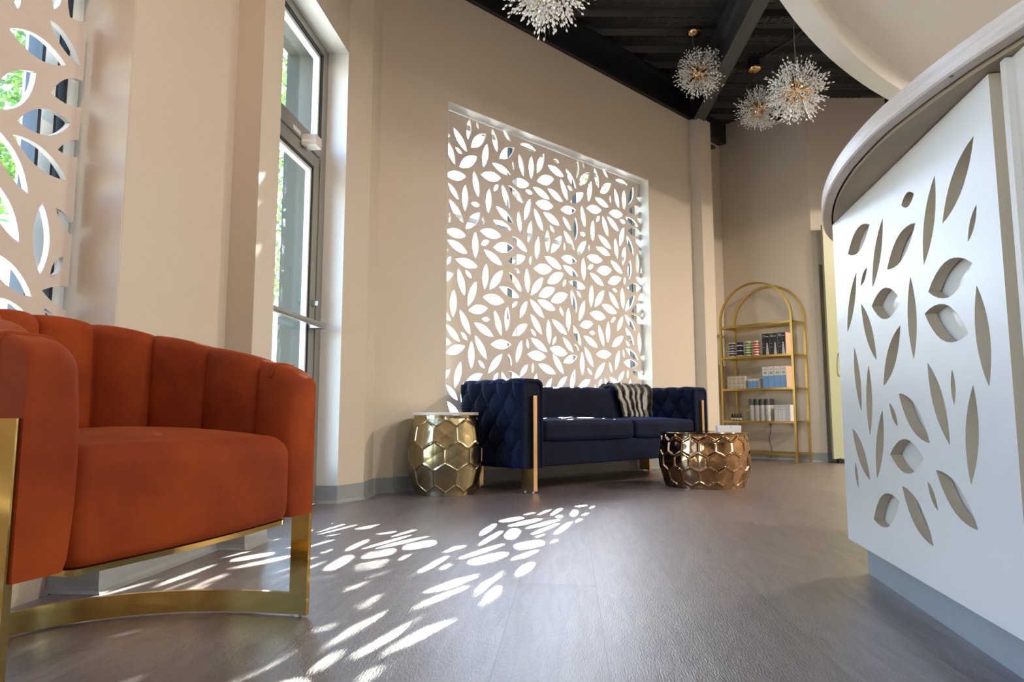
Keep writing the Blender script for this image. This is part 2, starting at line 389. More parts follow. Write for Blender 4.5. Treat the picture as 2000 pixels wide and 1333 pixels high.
AF=lambda a,b,c:Ap(a,b,c)
SF=lambda a,b,c:Sp(a,b,c)
ZD=4.05
# ------------------------------------------------------------------ floor and outside ground
mb=MB(); mb.box(-1.75,7.2,-4.5,10.2,-.06,0); 
# floor follows the walls: trim to the room outline
mb=MB()
oa=Ap(-6,.12); ob=Ap(2.2,.12); outline=[(oa.x,oa.y),(ob.x,ob.y)]+[(p.x,p.y) for p in (Sp(-.1,-.12),Sp(3.95,-.12),Sp(4.0,-.45),Sp(5.12,-.45))]+[(3.2,8.9),(7.2,8.9),(7.2,-4.2)]+[(oa.x,-4.2)]
mb.prism(outline,-.05,0); struct('floor',mb,'plank_floor')
def ground():
    mb=MB(); mb.box(-45,45,-30,70,-.30,-.12); o=mb.build('pavement','concrete'); o['kind']='structure'
ground()
mb=MB(); mb.box(-45,45,16,26,-.119,-.10); o=mb.build('street','asphalt'); o['kind']='structure'
# ------------------------------------------------------------------ left (entrance) wall
T=.36; HD=2.70
mb=MB()
for u0,u1 in((-6.1,-5.3),(-2.75,-2.0),(0,.63)): mb.box(u0,u1,0,T,0,ZD,AF)
mb.box(.63,.807,-.11,T,0,ZD,AF)
for u0,u1 in((-5.3,-2.75),(-2.0,0)): mb.box(u0,u1,0,T,HD,ZD,AF); mb.box(u0,u1,.155,T,-.05,.10,AF)
mb.box(.807,1.96,0,T,HD,ZD,AF)
P=[Ap(1.96,0),Vector((-.89,4.149,0)),S0.copy(),Sp(0,-.3),Ap(2.3,T),Ap(1.96,T)]
mb.prism([(p.x,p.y) for p in P],0,ZD)
struct('wall_left',mb,'wall_paint')
# reveal lining of openings is the same wall, painted white around door: thin liners
mb=MB()
mb.box(1.955,1.9605,.0,.13,.0,HD,AF); mb.box(.807,1.955,.0,.13,HD-.006,HD,AF)
struct('trim_1',mb,'reveal_paint')
mb=MB(); mb.box(-.007,-.001,.0,.155,.0,HD,AF); struct('trim_2',mb,'wall_paint')
# ------------------------------------------------------------------ wall with the leaf screen
W=.26; s0,s1,z0,z1=.574,3.055,.40,2.79
mb=MB()
mb.box(.0,s0,-W,0,0,3.64,SF); mb.box(s1,3.83,-W,0,0,3.64,SF); mb.box(s0,s1,-W,0,0,z0,SF); mb.box(s0,s1,-W,0,z1,3.64,SF)
mb.box(3.82,4.04,-.40,.122,0,3.64,SF)
mb.box(4.04,5.18,-.50,-.35,0,4.1,SF)
struct('wall_window',mb,'wall_paint')
mb=MB(); t=.004
mb.box(s0,s0+t,-W,-.002,z0,z1,SF); mb.box(s1-t,s1,-W,-.002,z0,z1,SF); mb.box(s0,s1,-W,-.002,z1-t,z1,SF); mb.box(s0,s1,-W,-.002,z0,z0+t,SF)
struct('trim_3',mb,'reveal_paint')
# back wall
mb=MB(); mb.box(5.06,5.20,-.50,.72,0,4.1,SF)
cw=Sp(5.06,.72)
CY=cw.y; CX=cw.x
mb.prism([(CX,CY),(3.36,CY),(3.36,CY+.12),(CX+.02,CY+.12)],0,4.1)
mb.box(3.36,4.19,CY,CY+.12,2.14,4.1)
struct('wall_back',mb,'wall_paint')
mb=MB(); mb.box(3.36,4.19,CY+.06,CY+.10,0,2.14)
struct('wall_corridor',mb,'niche_paint')
# right wall and the wall behind the camera
mb=MB(); mb.box(7.1,7.2,-4.2,8.9,0,4.1); struct('wall_right',mb,'wall_paint')
oa=Ap(-6.1,0); mb=MB(); mb.box(oa.x-.4,7.2,-4.3,-4.15,0,4.1); struct('wall_front',mb,'wall_paint')
mb=MB(); mb.box(3.2,7.2,8.2,8.3,0,4.1); struct('wall_far',mb,'niche_brown')
mb=MB(); mb.box(4.20,7.1,CY+.02,CY+.14,2.5,4.1); struct('dark_gap_panel',mb,'black_steel')  # black panel added to keep the gap past the back wall dark
# ------------------------------------------------------------------ ceiling deck: ribs run left to right
mb=MB()
per=.305; ys=[]
y=-4.3
while y<10: 
    ys+= [(y,ZD),(y+.135,ZD),(y+.160,ZD+.055),(y+.280,ZD+.055)]; y+=per
P=[[Vector((x,a,b)) for a,b in ys] for x in(-2.6,7.3)]
mb.grid(P)
P2=[[Vector((x,a,b+.12)) for a,b in ys] for x in(-2.6,7.3)]
mb.grid(P2)
k=int((4.2+4.3)/per)
for j in range(k,k+14):
    yy=-4.3+j*per
    x=.2
    while x<3.9:
        for a,b,c,d in((0,.085,.012,.024),(0,.085,.100,.112),(0,.012,.012,.112),(.073,.085,.012,.075)): mb.box(x+a,x+b,yy+c,yy+d,ZD-.006,ZD)
        x+=.125
ce=struct('ceiling',mb,'deck_black')
bm=bmesh.new(); bm.from_mesh(ce.data)
for co,no in((Ap(0,.30),-UN),(Sp(0,-.40),-SN)):
    g_=bm.verts[:]+bm.edges[:]+bm.faces[:]; bmesh.ops.bisect_plane(bm,geom=g_,plane_co=co,plane_no=no,clear_outer=True)
bm.to_mesh(ce.data); bm.free()
# perimeter beam on the screen wall, end beam, cross beam
mb=MB()
mb.box(-.05,4.15,-.14,.035,3.645,3.672,SF); mb.box(-.05,4.15,-.06,-.03,3.672,3.95,SF); mb.box(-.05,4.15,-.14,.05,3.95,3.975,SF); mb.box(-.05,4.15,-.14,-.12,3.672,4.05,SF)
mb.box(4.06,4.14,-.33,.06,3.42,3.95,SF); mb.box(4.05,4.19,-.34,.09,3.40,3.425,SF)
mb.box(4.15,5.06,-.35,-.25,3.80,4.05,SF)
struct('trim_4',mb,'black_steel')
b0=onz(1366,234,3.62); b1=onz(1488,0,3.62); bd=(b1-b0).normalized(); bn=Vector((-bd.y,bd.x,0))
BF=lambda a,b,c:Vector((b0.x,b0.y,0))+bd*a+bn*b+Z*c
mb=MB(); L=9.5
mb.box(-.12,L,-.062,.062,3.62,3.638,BF); mb.box(-.12,L,-.008,.008,3.638,3.88,BF); mb.box(-.12,L,-.062,.062,3.88,3.898,BF); mb.box(-.12,L,-.06,.06,3.90,4.045,BF)
struct('trim_5',mb,'beam_gray')
# conduit to the second canopy
c2=onz(1477,96,3.95)
# ------------------------------------------------------------------ curved soffit
RC=Vector((7.1,-.47,0))
def arc(R,a0=88,a1=186,n=90): return [(RC.x+R*math.cos(math.radians(a0+(a1-a0)*i/n)),RC.y+R*math.sin(math.radians(a0+(a1-a0)*i/n))) for i in range(n+1)]
mb=MB(); A_=arc(7.0); B_=arc(6.86)
P=[[Vector((a[0],a[1],3.0)) ,Vector((a[0],a[1],3.42)),Vector((b[0],b[1],3.42)),Vector((b[0],b[1],3.0))] for a,b in zip(A_,B_)]
mb.grid(P,closev=True)
mb.prism([(RC.x,RC.y)]+arc(6.865),3.16,3.30)
struct('soffit',mb,'soffit_white',smooth=30)
# ------------------------------------------------------------------ cove base
def cove(name,pts,h=.10,mat='cove_gray'):
    pts=[Vector((p[0],p[1],0)) for p in pts]; prof=[(.0005,0),(.022,0),(.022,.002),(.010,.008),(.006,.02),(.005,h),(.0005,h)]
    P=[]
    for i,p in enumerate(pts):
        ns=[]
        for a,b in((i-1,i),(i,i+1)):
            if a>=0 and b<len(pts): t=(pts[b]-pts[a]).normalized(); ns.append(Vector((t.y,-t.x,0)))
        m=sum(ns,Vector()).normalized(); k=1/max(.3,m.dot(ns[0]))
        P.append([p+m*(o*k)+Z*z for o,z in prof])
    mb=MB(); mb.grid(P,closev=True); n=len(prof); mb.f+=[tuple(range(n)),tuple(range(len(P)*n-n,len(P)*n))]; mb.m+=[0,0]
    return struct(name,mb,mat)
cove('baseboard_left',[Ap(-.008,.15),Ap(-.008,0),Ap(.63,0),Ap(.63,-.11),Ap(.807,-.11),Ap(.807,.125)])
cove('baseboard_back',[(3.36,CY+.06),(4.19,CY+.06)])
cove('baseboard_window',[Ap(1.953,.125),Ap(1.953,0),(-.89,4.149),S0,Sp(3.82,0),Sp(3.82,.122),Sp(4.04,.122),Sp(4.04,-.35),Sp(5.06,-.35),Sp(5.06,.72),(3.36,CY)])
# ------------------------------------------------------------------ windows and door
def frame_boxes(mb,F,lst):
    for b in lst: mb.box(*b,F)
# window 1 (left, behind the cut screen) and window 3 (storefront added further back, unseen, to let light in)
def storefront(n,u0,u1,mull):
    mb=MB(); w0,w1=.165,.215
    mb.box(u0+.008,u0+.05,w0,w1,.10,HD,AF); mb.box(u1-.052,u1-.01,w0,w1,.10,HD,AF); mb.box(u0+.05,u1-.052,w0,w1,.10,.16,AF); mb.box(u0+.05,u1-.052,w0,w1,HD-.05,HD,AF)
    for u in mull: mb.box(u-.022,u+.022,w0,w1,.16,HD-.05,AF)
    o=struct(f'window_{n}',mb,'frame_white')
    g=MB(); g.box(u1-.064,u1-.052,w0+.002,w1-.002,.16,HD-.05,AF)
    for u in mull: g.box(u-.034,u-.022,w0+.002,w1-.002,.16,HD-.05,AF); g.box(u+.022,u+.034,w0+.002,w1-.002,.16,HD-.05,AF)
    g.build('gasket','gasket_black',o)
    g=MB(); g.box(u0+.05,u1-.052,.188,.192,.16,HD-.05,AF); g.build('pane','window_glass',o)
    return o
storefront(1,-2.0,0,[-.12,-1.05]); storefront(3,-5.3,-2.75,[-4.0])
# window 2 behind the big screen
mb=MB(); d1,d0=-.17,-.22
for s in(s0+.025,1.40,2.20,3.03): mb.box(s-.025,s+.025,d0,d1,z0+.004,z1-.004,SF)
for a,b in((s0+.05,1.375),(1.425,2.175),(2.225,3.005)):
    for z in(z0+.03,1.24,2.0,2.735): mb.box(a,b,d0,d1,z-.022,z+.022,SF)
w2=struct('window_2',mb,'frame_alu')
g=MB()
for s in(1.40,2.20,3.03):
    for q in(-.036,.025): g.box(s+q,s+q+.011,d0+.002,d1-.004,z0+.06,z1-.08,SF)
g.build('gasket','gasket_black',w2)
g=MB(); g.box(s0+.05,3.0,-.197,-.193,z0+.05,z1-.07,SF); g.build('pane','window_glass',w2)
# door 1
mb=MB(); w0,w1=.125,.185
mb.box(1.875,1.955,w0,w1,0,HD,AF); mb.box(.812,.86,w0,w1,0,HD,AF); mb.box(.86,1.875,w0,w1,2.64,HD,AF); mb.box(.86,1.875,w0,w1,2.0,2.085,AF)
d1o=struct('door_1',mb,'frame_alu')
g=MB(); g.box(.86,.875,w0+.005,w1,2.085,2.64,AF); g.box(1.855,1.875,w0+.004,w1-.004,2.085,2.64,AF); g.box(.86,1.875,w0+.004,w1-.004,2.622,2.64,AF); g.build('gasket','gasket_black',d1o)
g=MB(); g.box(1.835,1.855,w0+.012,w1-.012,2.085,2.622,AF); g.box(.86,1.855,w0+.012,w1-.012,2.600,2.622,AF); g.build('glazing_bead','frame_white',d1o)
g=MB(); g.box(.86,1.855,.152,.157,2.085,2.60,AF); g.build('transom_pane','window_glass',d1o)
lf=MB(); w0,w1=.13,.175
lf.box(1.79,1.868,w0,w1,.01,1.992,AF); lf.box(.866,.94,w0,w1,.01,1.992,AF); lf.box(.94,1.79,w0,w1,.01,.20,AF); lf.box(.94,1.79,w0,w1,1.92,1.992,AF)
leaf=lf.build('door_leaf','frame_alu',d1o)
g=MB(); g.box(1.776,1.79,w0+.003,w1-.003,.20,1.92,AF); g.box(.94,1.79,w0+.003,w1-.003,1.905,1.92,AF); g.build('glass_gasket','gasket_black',leaf)
g=MB(); g.box(1.758,1.776,w0+.008,w1-.008,.20,1.905,AF); g.box(.94,1.758,w0+.008,w1-.008,1.887,1.905,AF); g.build('glass_bead','frame_white',leaf)
g=MB(); g.box(.94,1.776,.150,.155,.20,1.905,AF); g.build('pane','window_glass',leaf)
g=MB(); g.tube([Ap(.90,.07,1.003),Ap(1.85,.07,1.003)],.016,12); g.box(1.79,1.86,.06,.13,.985,1.02,AF); g.box(.89,.93,.06,.13,.985,1.02,AF); g.build('push_bar','frame_alu',leaf,smooth=40)
g=MB(); g.tube([Ap(1.83,.131,1.13),Ap(1.83,.118,1.13)],.02,16); g.box(1.823,1.837,.095,.12,1.117,1.143,AF); g.build('lock','frame_alu',leaf,smooth=40)
u,z=Aat(619,279,.06)
g=MB(); g.box(u-.055,u+.03,.045,.125,z-.03,z+.03,AF); g.build('door_contact','plastic_white',d1o)
u,z=Aat(580,254,.125)
g=MB(); g.box(u-.05,u+.05,.1235,.1248,z-.012,z+.012,AF); lb=g.build('sign_plate','label_white',d1o)
# facade piers outside
mb=MB(); mb.box(1.952,1.9595,.19,T+.02,-.12,HD,AF); mb.box(.807,1.96,.19,T+.01,HD-.01,HD-.004,AF); mb.box(1.962,3.2,T+.0,T+.03,-.12,4.1,AF); mb.box(.2,.8,T,T+.03,-.12,4.1,AF)
struct('trim_6',mb,'facade_olive')
# ------------------------------------------------------------------ leaf screens
LS=[]
_Sd=-.10
def addS(lst,sc,ox,oy):
    for t in lst:
        a=Sat(ox+t[0]/sc,oy+t[1]/sc,_Sd); b=Sat(ox+t[2]/sc,oy+t[3]/sc,_Sd); LS.append((a[0],a[1],b[0],b[1],(t[4] if len(t)>4 else .30)))
addS(Z2,3.602,860,190); addS(Z3,4.443,860,500)
PER=1.2595
rect=(s0+.012,s1-.012,z0+.012,z1-.014)
holes=[]
def place(P,rect,holes,e=.0):
    Q=clip(P,rect[0]+e,rect[1]-e,rect[2]+e,rect[3]-e)
    if len(Q)<4: return
    ar=abs(sum(Q[i-1][0]*Q[i][1]-Q[i][0]*Q[i-1][1] for i in range(len(Q))))/2
    if ar<1.5e-4: return
    if any(overlaps(Q,H) for H in holes):
        c=(sum(p[0] for p in Q)/len(Q),sum(p[1] for p in Q)/len(Q)); Q0=Q
        for k in(.94,.88,.82,.75):
            Q=[(c[0]+(p[0]-c[0])*k,c[1]+(p[1]-c[1])*k) for p in Q0]
            if not any(overlaps(Q,H) for H in holes): break
        else: return
    holes.append(Q)
for kk in(0,1,-1):
    for a in LS:
        place(leafpoly(a[0]+kk*PER,a[1],a[2]+kk*PER,a[3],a[4]),rect,holes)
for kk in(0,1,-1):          # the rows low down, behind the sofa, repeat the pattern
    for a in LS:
        if 1.9<min(a[1],a[3]) <2.4: place(leafpoly(a[0]+kk*PER,a[1]-1.5,a[2]+kk*PER,a[3]-1.5,a[4]),rect,holes)
o=sheet('leaf_screen',[(rect[0],rect[2]),(rect[1],rect[2]),(rect[1],rect[3]),(rect[0],rect[3])],holes,lambda x,t,z:Sp(x,t,z),-.1165,-.10,'screen_white')
recenter(o); tag(o,'large white leaf-cut screen set in the wall opening behind the navy sofa','screen')
LA=[]
for t in Z1:
    a=Aat(t[0]/2.083,t[1]/2.083,.12); b=Aat(t[2]/2.083,t[3]/2.083,.12); LA.append((a[0],a[1],b[0],b[1],(t[4] if len(t)>4 else .30)))
rect=(-1.985,-.05,.13,2.66); ha=[]
for du,dz in((0,0),(-.42,.12),(-.84,0),(-1.3,.1),(-1.7,0),(0,-1.22),(-.42,-1.1),(-.84,-1.22),(-1.3,-1.1),(0,1.25),(-.42,1.3),(-.84,1.25),(-1.3,1.3)):
    for a in LA: place(leafpoly(a[0]+du,a[1]+dz,a[2]+du,a[3]+dz,a[4]),rect,ha)
o=sheet('leaf_screen',[(rect[0],rect[2]),(rect[1],rect[2]),(rect[1],rect[3]),(rect[0],rect[3])],ha,lambda x,t,z:Ap(x,t,z),.12,.137,'screen_white')
recenter(o); tag(o,'peach-lit leaf-cut screen in the left window behind the orange armchair','screen')
# ------------------------------------------------------------------ sliding door, vent
ds=MB(); 
dr=thing('door_leaf_panel','pale green door panel standing ajar beside the gold shelf, arched pull handle on it','door',(3.9,CY-.12,0))
dx=onplane(1627,895,Vector((0,CY-.12,0)),Vector((0,1,0))).x
g=MB(); g.box(dx-3.9,.75,-.02,.02,.045,2.55); g.build('panel','door_green',dr)
hx=onplane(1640,712,Vector((0,CY-.14,0)),Vector((0,1,0)))
hp=[]
for i in range(13):
    t=PI*i/12; hp.append((hx.x-3.9-.005-.03*0,-.02-.045*math.sin(t),hx.z+.12*math.cos(t)))
g=MB(); g.tube(hp,.006,8); g.build('handle','gold_frame',dr,smooth=60)
g=MB(); g.box(dx-3.9+.05,dx-3.9+.075,-.03,.03,0,.05); g.build('floor_guide','plug_black',dr)
a=onplane(1516,221,Sp(5.055,0),SD); d_=(a-S0).dot(SN)
vt=thing('wall_vent','square black vent grille high on the back wall behind the chandeliers','vent',Sp(5.056,d_,a.z))
VM=Matrix.Translation(Sp(5.056,d_,a.z)).inverted()
g=MB()
for q in range(7): g.box(5.030,5.054,d_-.075,d_+.075,a.z-.085+q*.026,a.z-.075+q*.026,SF)
g.box(5.045,5.056,d_-.08,d_+.08,a.z-.10,a.z+.10,SF)
o=g.build('grille','plug_black',vt); o.data.transform(VM)
g=MB()
for x0,x1,za,zb in((-.12,-.08,-.13,.13),(.08,.12,-.13,.13),(-.08,.08,-.13,-.10),(-.08,.08,.10,.13)): g.box(5.04,5.056,d_+x0,d_+x1,a.z+za,a.z+zb,SF)
o=g.build('frame','plastic_white',vt); o.data.transform(VM)
def fin(root):
    M_=(Matrix.Translation(root.location)@Matrix.Rotation(root.rotation_euler.z,4,'Z')).inverted(); seen=set()
    def rec(o):
        for c in o.children:
            if c.type=='MESH' and c.data.name not in seen: c.data.transform(M_); seen.add(c.data.name)
            rec(c)
    bpy.context.view_layer.update()
    rec(root)
# ------------------------------------------------------------------ navy tufted sofa
sofa=thing('sofa','navy blue velvet sofa with tufted arms and gold legs under the big leaf screen','sofa',Sp(1.8,.33),math.atan2(SD.y,SD.x))
def sgnpow(v,p): return abs(v)**p
TA,TB,TZ=.153,.1035,.458
def puff(x,z,xo=.383,lo=.251,hi=.665):
    """diamond tufting height 0..1; x along the arm, z height"""
    zz=max(lo,min(hi,z))
    u=(x-xo)/TA; v=(zz-TZ)/TB
    p=u+v/2*1.0; q=u-v/2*1.0
    h=(abs(math.sin(PI*p))*abs(math.sin(PI*q)))**.42
    if z>hi or z<lo:
        k=min(1,abs(z-zz)/.06)
        u2=(x-xo)/TA + (.0 if abs(round(((zz-TZ)/TB)))%2==0 else .5)
        h=h*(1-k)+(abs(math.sin(PI*u2))**.6)*k
    return h
def arm(name,sa,sb,outer_sign,parent):
    """outer_sign -1: outer side at sa ; tufts on both sides"""
    zt,zb,rr=.735,.155,.05; d0,d1=.015,.640
    # profile from outer bottom over the top to inner bottom
    prof=[]; N1=44
    for i in range(N1): prof.append((sa, zb+(zt-rr-zb)*i/N1, -1,0))
    for i in range(9): t=PI/2*i/8; prof.append((sa+rr-rr*math.cos(t), zt-rr+rr*math.sin(t), -math.cos(t), math.sin(t)))
    for i in range(1,6): prof.append((sa+rr+(sb-sa-2*rr)*i/6, zt, 0,1))
    for i in range(9): t=PI/2*i/8; prof.append((sb-rr+rr*math.sin(t), zt-rr+rr*math.cos(t), math.sin(t), math.cos(t)))
    for i in range(1,N1+1): prof.append((sb, zt-rr-(zt-rr-zb)*i/N1, 1,0))
    nd=88; P=[]
    for k in range(nd+1):
        d=d0+(d1-d0)*k/nd; edge=min(1,(d1-d)/.045,(d-d0)/.03+.2); row=[]
        for s,z,ns,nz in prof:
            e2=min(1,max(0,(z-zb)/.03)); h=puff(d,z)*.044*edge*e2
            if nz>.5: h=(abs(math.sin(PI*(d-.383)/TA+ (PI/2)))**.6)*.016*edge+.008*edge
            row.append(Sp(s+ns*(h-.022),d,z+nz*(h-.016)))
        P.append(row)
    mb=MB(); mb.grid(P)
    # front border: rolled edge and flat face
    def inset(q,dd):
        cx=(sa+sb)/2; return [Sp(cx+(s-cx)*(1-q/( (sb-sa)/2)),dd,zb+ (z-zb)*(1-q/(zt-zb)) if z>zb+.01 else z) for s,z,a,b in prof]
    rings=[P[-1],inset(.0,d1+.003),inset(.004,d1+.012),inset(.014,d1+.016),inset(.024,d1+.012),inset(.027,d1+.006)]
    m2=MB(); m2.grid(rings); n=len(prof); o=len(m2.v)-n; m2.f.append(tuple(o+i for i in range(n))); m2.m.append(0)
    m2.f.append((len(m2.v)-1,)) if False else None
    mb.f.append(tuple(range(n))); mb.m.append(0)
    # bottom closing strip
    bot=[[r[0],r[-1]] for r in P]; mb.grid(bot)
    a=mb.build(name,'velvet_blue',parent,smooth=50)
    m2.build('front_border','velvet_blue',a,smooth=50)
    return a
def button(parent,s,d,z,ax):
    mb=MB(); c=Sp(s,d,z); n=-SD if ax<0 else SD
    t=n.cross(Z)
    P=[]
    for i in range(5):
        a=PI/2*i/4; P.append([c+n*(.006*math.sin(a))+(t*math.cos(2*PI*j/10)+Z*math.sin(2*PI*j/10))*(.014*math.cos(a)+1e-4) for j in range(10)])
    mb.grid(P,closev=True); mb.build('button','velvet_blue',parent,smooth=60)
armL=arm('armrest',.69,.885,-1,sofa); armR=arm('armrest',2.72,2.915,1,sofa)
for r_ in range(5):
    z=.251+r_*TB
    for k in range(-3,3):
        d=.383+TA*(k+(0 if r_%2==0 else .5))
        if .05<d<.63:
            button(armL,.702,d,z,-1)
            if z>.5: button(armR,2.732,d,z,-1)
# lower row under the outer tufting is pleated
# seat base, back, cushions
mb=MB(); mb.rbox(1.80,.335,.245,.925,.300,.085,.015,8,SF); mb.build('seat_base','velvet_blue',sofa,smooth=50)
mb=MB(); mb.rbox(1.80,.110,.440,.925,.095,.280,.045,16,SF,warp=lambda p:Vector((p.x,p.y+ .010*math.sin(p.x*9)*(p.z+.28),p.z+.006*math.sin(p.x*7+1)*(1 if p.z>.2 else 0)))); mb.build('backrest','velvet_blue',sofa,smooth=50)
def cush(sa,sb):
    hx=(sb-sa)/2
    def wp(p): 
        k=(1-(p.x/hx)**2)*(1-((p.y)/.235)**2); return Vector((p.x,p.y+.012*(1-(p.x/hx)**4)*(1 if p.y>0 else 0),p.z+(.022*k if p.z>0 else 0)))
    mb=MB(); mb.rbox((sa+sb)/2,.420,.393,hx,.232,.070,.035,14,SF,warp=wp); return mb.build('seat_cushion','velvet_blue',sofa,smooth=50)
cush(.892,1.878); cush(1.884,2.712)
def leg(s,d0,d1):
    mb=MB(); mb.box(s-.017,s+.017,d0,d1,.012,.158,SF); o=mb.build('leg','brass_strip',sofa)
    for dd in(d0+.02,d1-.02): g=MB(); g.tube([Sp(s,dd,0),Sp(s,dd,.012)],.008,10); g.build('glide','plastic_white',o,smooth=40)
for s in(.79,2.82): leg(s,.555,.668)
for s in(.79,2.79): leg(s,.03,.14)
for s in(.79,2.82):
    mb=MB(); mb.box(s-.0165,s+.0165,.646,.668,.158,.625,SF); mb.build('arm_trim','brass_strip',sofa)
fin(sofa)
# ------------------------------------------------------------------ zebra throw over the sofa back
def throw():
    random.seed(3)
    path=[]   # (d,z) from the front bottom over the back
    for i in range(15): path.append((.219+.004*math.sin(i),.492+(.69-.492)*i/14))
    for i in range(1,13): t=PI*i/12; path.append((.118+.101*math.cos(t),.69+.065*math.sin(t)))
    for i in range(1,7): path.append((.017-.001*0,.69-.02*i))
    path=[(max(.0125,d),z) for d,z in path]
    ns=80; P=[];UV=[]
    for i in range(ns+1):
        a=i/ns; row=[];ur=[]
        for j,(d,z) in enumerate(path):
            b=j/(len(path)-1); sl=2.27+.05*min(1,j/14)*-1.6; sr=2.705
            s=sl+(sr-sl)*a+ .012*math.sin(b*9+a*4)
            f=.006*math.sin(a*34+b*2)+.004*math.sin(a*61+1)
            if j<20: dd=d+max(-.0,f+.012); zz=z+ (.010+f*1.2 if j>=12 else 0)
            else: dd=d; zz=z
            if j==0: zz+=.006*math.sin(a*23)
            row.append(Sp(s,dd,zz)); ur.append((a,b))
        P.append(row);UV.append(ur)
    o=MB(); o.grid(P)
    verts=[tuple(v) for v in o.v]; faces=list(o.f); uvs=[u for r in UV for u in r]
    nv=len(path)
    # fur tufts
    for _ in range(9000):
        i=random.randrange(ns); j=random.randrange(0,22)
        fa,fb=random.random(),random.random()
        p=P[i][j].lerp(P[i+1][j],fa).lerp(P[i][j+1].lerp(P[i+1][j+1],fa),fb)
        e1=(P[i+1][j]-P[i][j]); e2=(P[i][j+1]-P[i][j]); n=e1.cross(e2).normalized()
        if n.dot(SN)+n.z<0: n=-n
        dirn=(n*1.0-e2.normalized()*(1.1 if j<20 else 0)+SD*random.uniform(-.5,.5)).normalized()
        w=e1.normalized()*.0035; L=random.uniform(.010,.021)
        k=len(verts); verts+= [tuple(p-w),tuple(p+w),tuple(p+dirn*L)]; faces.append((k,k+1,k+2))
        u_=((i+fa)/ns,(j+fb)/(nv-1)); uvs+=[u_]*3
    me=bpy.data.meshes.new('fur_throw'); me.from_pydata(verts,[],faces); uvl=me.uv_layers.new(name='UVMap')
    for lp in me.loops: uvl.data[lp.index].uv=uvs[lp.vertex_index]
    me.materials.append(MATS['zebra_fur'])
    for p in me.polygons: p.use_smooth=True
    ob=bpy.data.objects.new('fur_throw',me); COL.objects.link(ob); recenter(ob)
    tag(ob,'black and white zebra striped fur throw draped over the sofa back','throw')
throw()
# ------------------------------------------------------------------ orange barrel armchair
Lc=Vector((-.741,1.015,0)); Rc=onz(599,1203); Rc.z=0
VV=(Rc-Lc).normalized(); FF=Vector((VV.y,-VV.x,0)); MC=(Lc+Rc)/2; HW=(Rc-Lc).length/2-.004
chair=thing('armchair','burnt orange velvet barrel armchair with channel-tufted back and polished gold frame','armchair',tuple(MC-FF*.25),math.atan2(FF.y,FF.x))
def upt(a,hw,dep,fo=0.0):    # a in 0..1 along the U from the left arm front to the right arm front
    th=PI*a; c=math.cos(th); s_=math.sin(th)
    v=-hw*c; f=fo-dep*(s_**.92)
    return v,f
def shellpath(n,hw,dep,pad):
    P=[]
    for i in range(n+1): 
        v,f=upt(i/n,hw,dep); P.append(MC+VV*v+FF*f)
    return P
def resample(P,n):
    L=[0]
    for a,b in zip(P,P[1:]): L.append(L[-1]+(b-a).length)
    out=[]; j=0
    for i in range(n+1):
        t=L[-1]*i/n
        while j<len(L)-2 and L[j+1]<t: j+=1
        k=(t-L[j])/max(1e-9,L[j+1]-L[j]); out.append(P[j].lerp(P[j+1],k))
    return out,L[-1]
OUT=.045
hwc=HW-.006-OUT; cp=shellpath(600,hwc,.505,0); cp=[cp[0]+FF*.013]+cp+[cp[-1]+FF*.013]; cp,clen=resample(cp,260)
zb=.255
mb=MB(); P=[]; NCH=12
N=len(cp)
for i,p in enumerate(cp):
    t=(cp[min(i+1,N-1)]-cp[max(i-1,0)]).normalized(); nin=Vector((t.y,-t.x,0))
    if nin.dot(MC-FF*.2-p)<0: nin=-nin
    l=clen*i/(N-1); e=min(l,clen-l)
    q=i/(N-1); back=max(0,-(p-MC).dot(FF))/.505
    zt=.600+.125*(back**.75)
    qq=(q-.078)/.1055
    if 0<=qq<=8: ch=abs(math.sin(PI*qq))
    else: dq=min(abs(q-.078),abs(q-.922)); ch=math.sin(min(1,dq/.045)*PI/2)
    pf=.024*(ch**.5)
    # rounded front end of the arm
    er=.04; k=1 if e>er else math.sqrt(max(0,1-((er-e)/er)**2))
    hin=(.034+pf)*(.55+.45*k) if e<er else .034+pf+.011*min(1,(e-er)/.15)
    hout=OUT
    ztt=zt-(1-k)*.018+pf*.22
    R=.035; row=[]
    prof=[]
    for j in range(16): prof.append(('in',j/16))
    for j in range(7): prof.append(('ci',j/7))
    for j in range(4): prof.append(('tp',j/4))
    for j in range(7): prof.append(('co',j/7))
    for j in range(11): prof.append(('ou',j/10))
    for kd,a in prof:
        if kd=='in': x=hin*(1 if a>.0 else .9)+.010*math.sin(PI*a); z=zb+(ztt-R-zb)*a
        elif kd=='ci': th=PI/2*a; x=hin-R+R*math.cos(th); z=ztt-R+R*math.sin(th)
        elif kd=='tp': x=(hin-R)*(1-a)+(-(hout-R*.5))*a; z=ztt
        elif kd=='co': th=PI/2*a; x=-(hout-R*.5)-R*.5*math.sin(th); z=ztt-R*.5+R*.5*math.cos(th)
        else: x=-hout; z=(ztt-R*.5)*(1-a)+zb*a
        row.append(p+nin*x+Z*z)
    P.append(row)
mb.grid(P,closev=True); n=len(P[0]); mb.f+=[tuple(range(n)),tuple(range((N-1)*n,N*n))]; mb.m+=[0,0]
back=mb.build('backrest','velvet_orange',chair,smooth=48)
# piping along the front edges of both arms and the outer top
def pipe(idx,dirsign):
    i=idx; p=cp[i]; 
for side in(0,1):
    i=12 if side==0 else N-13
    row=P[i]; pts=[row[j]+(row[j]-(cp[i]+Z*row[j].z)).normalized()*.001 for j in range(16,len(row),1)]
    m=MB(); m.tube(pts,.0042,6); m.build('piping','velvet_orange',back,smooth=60)
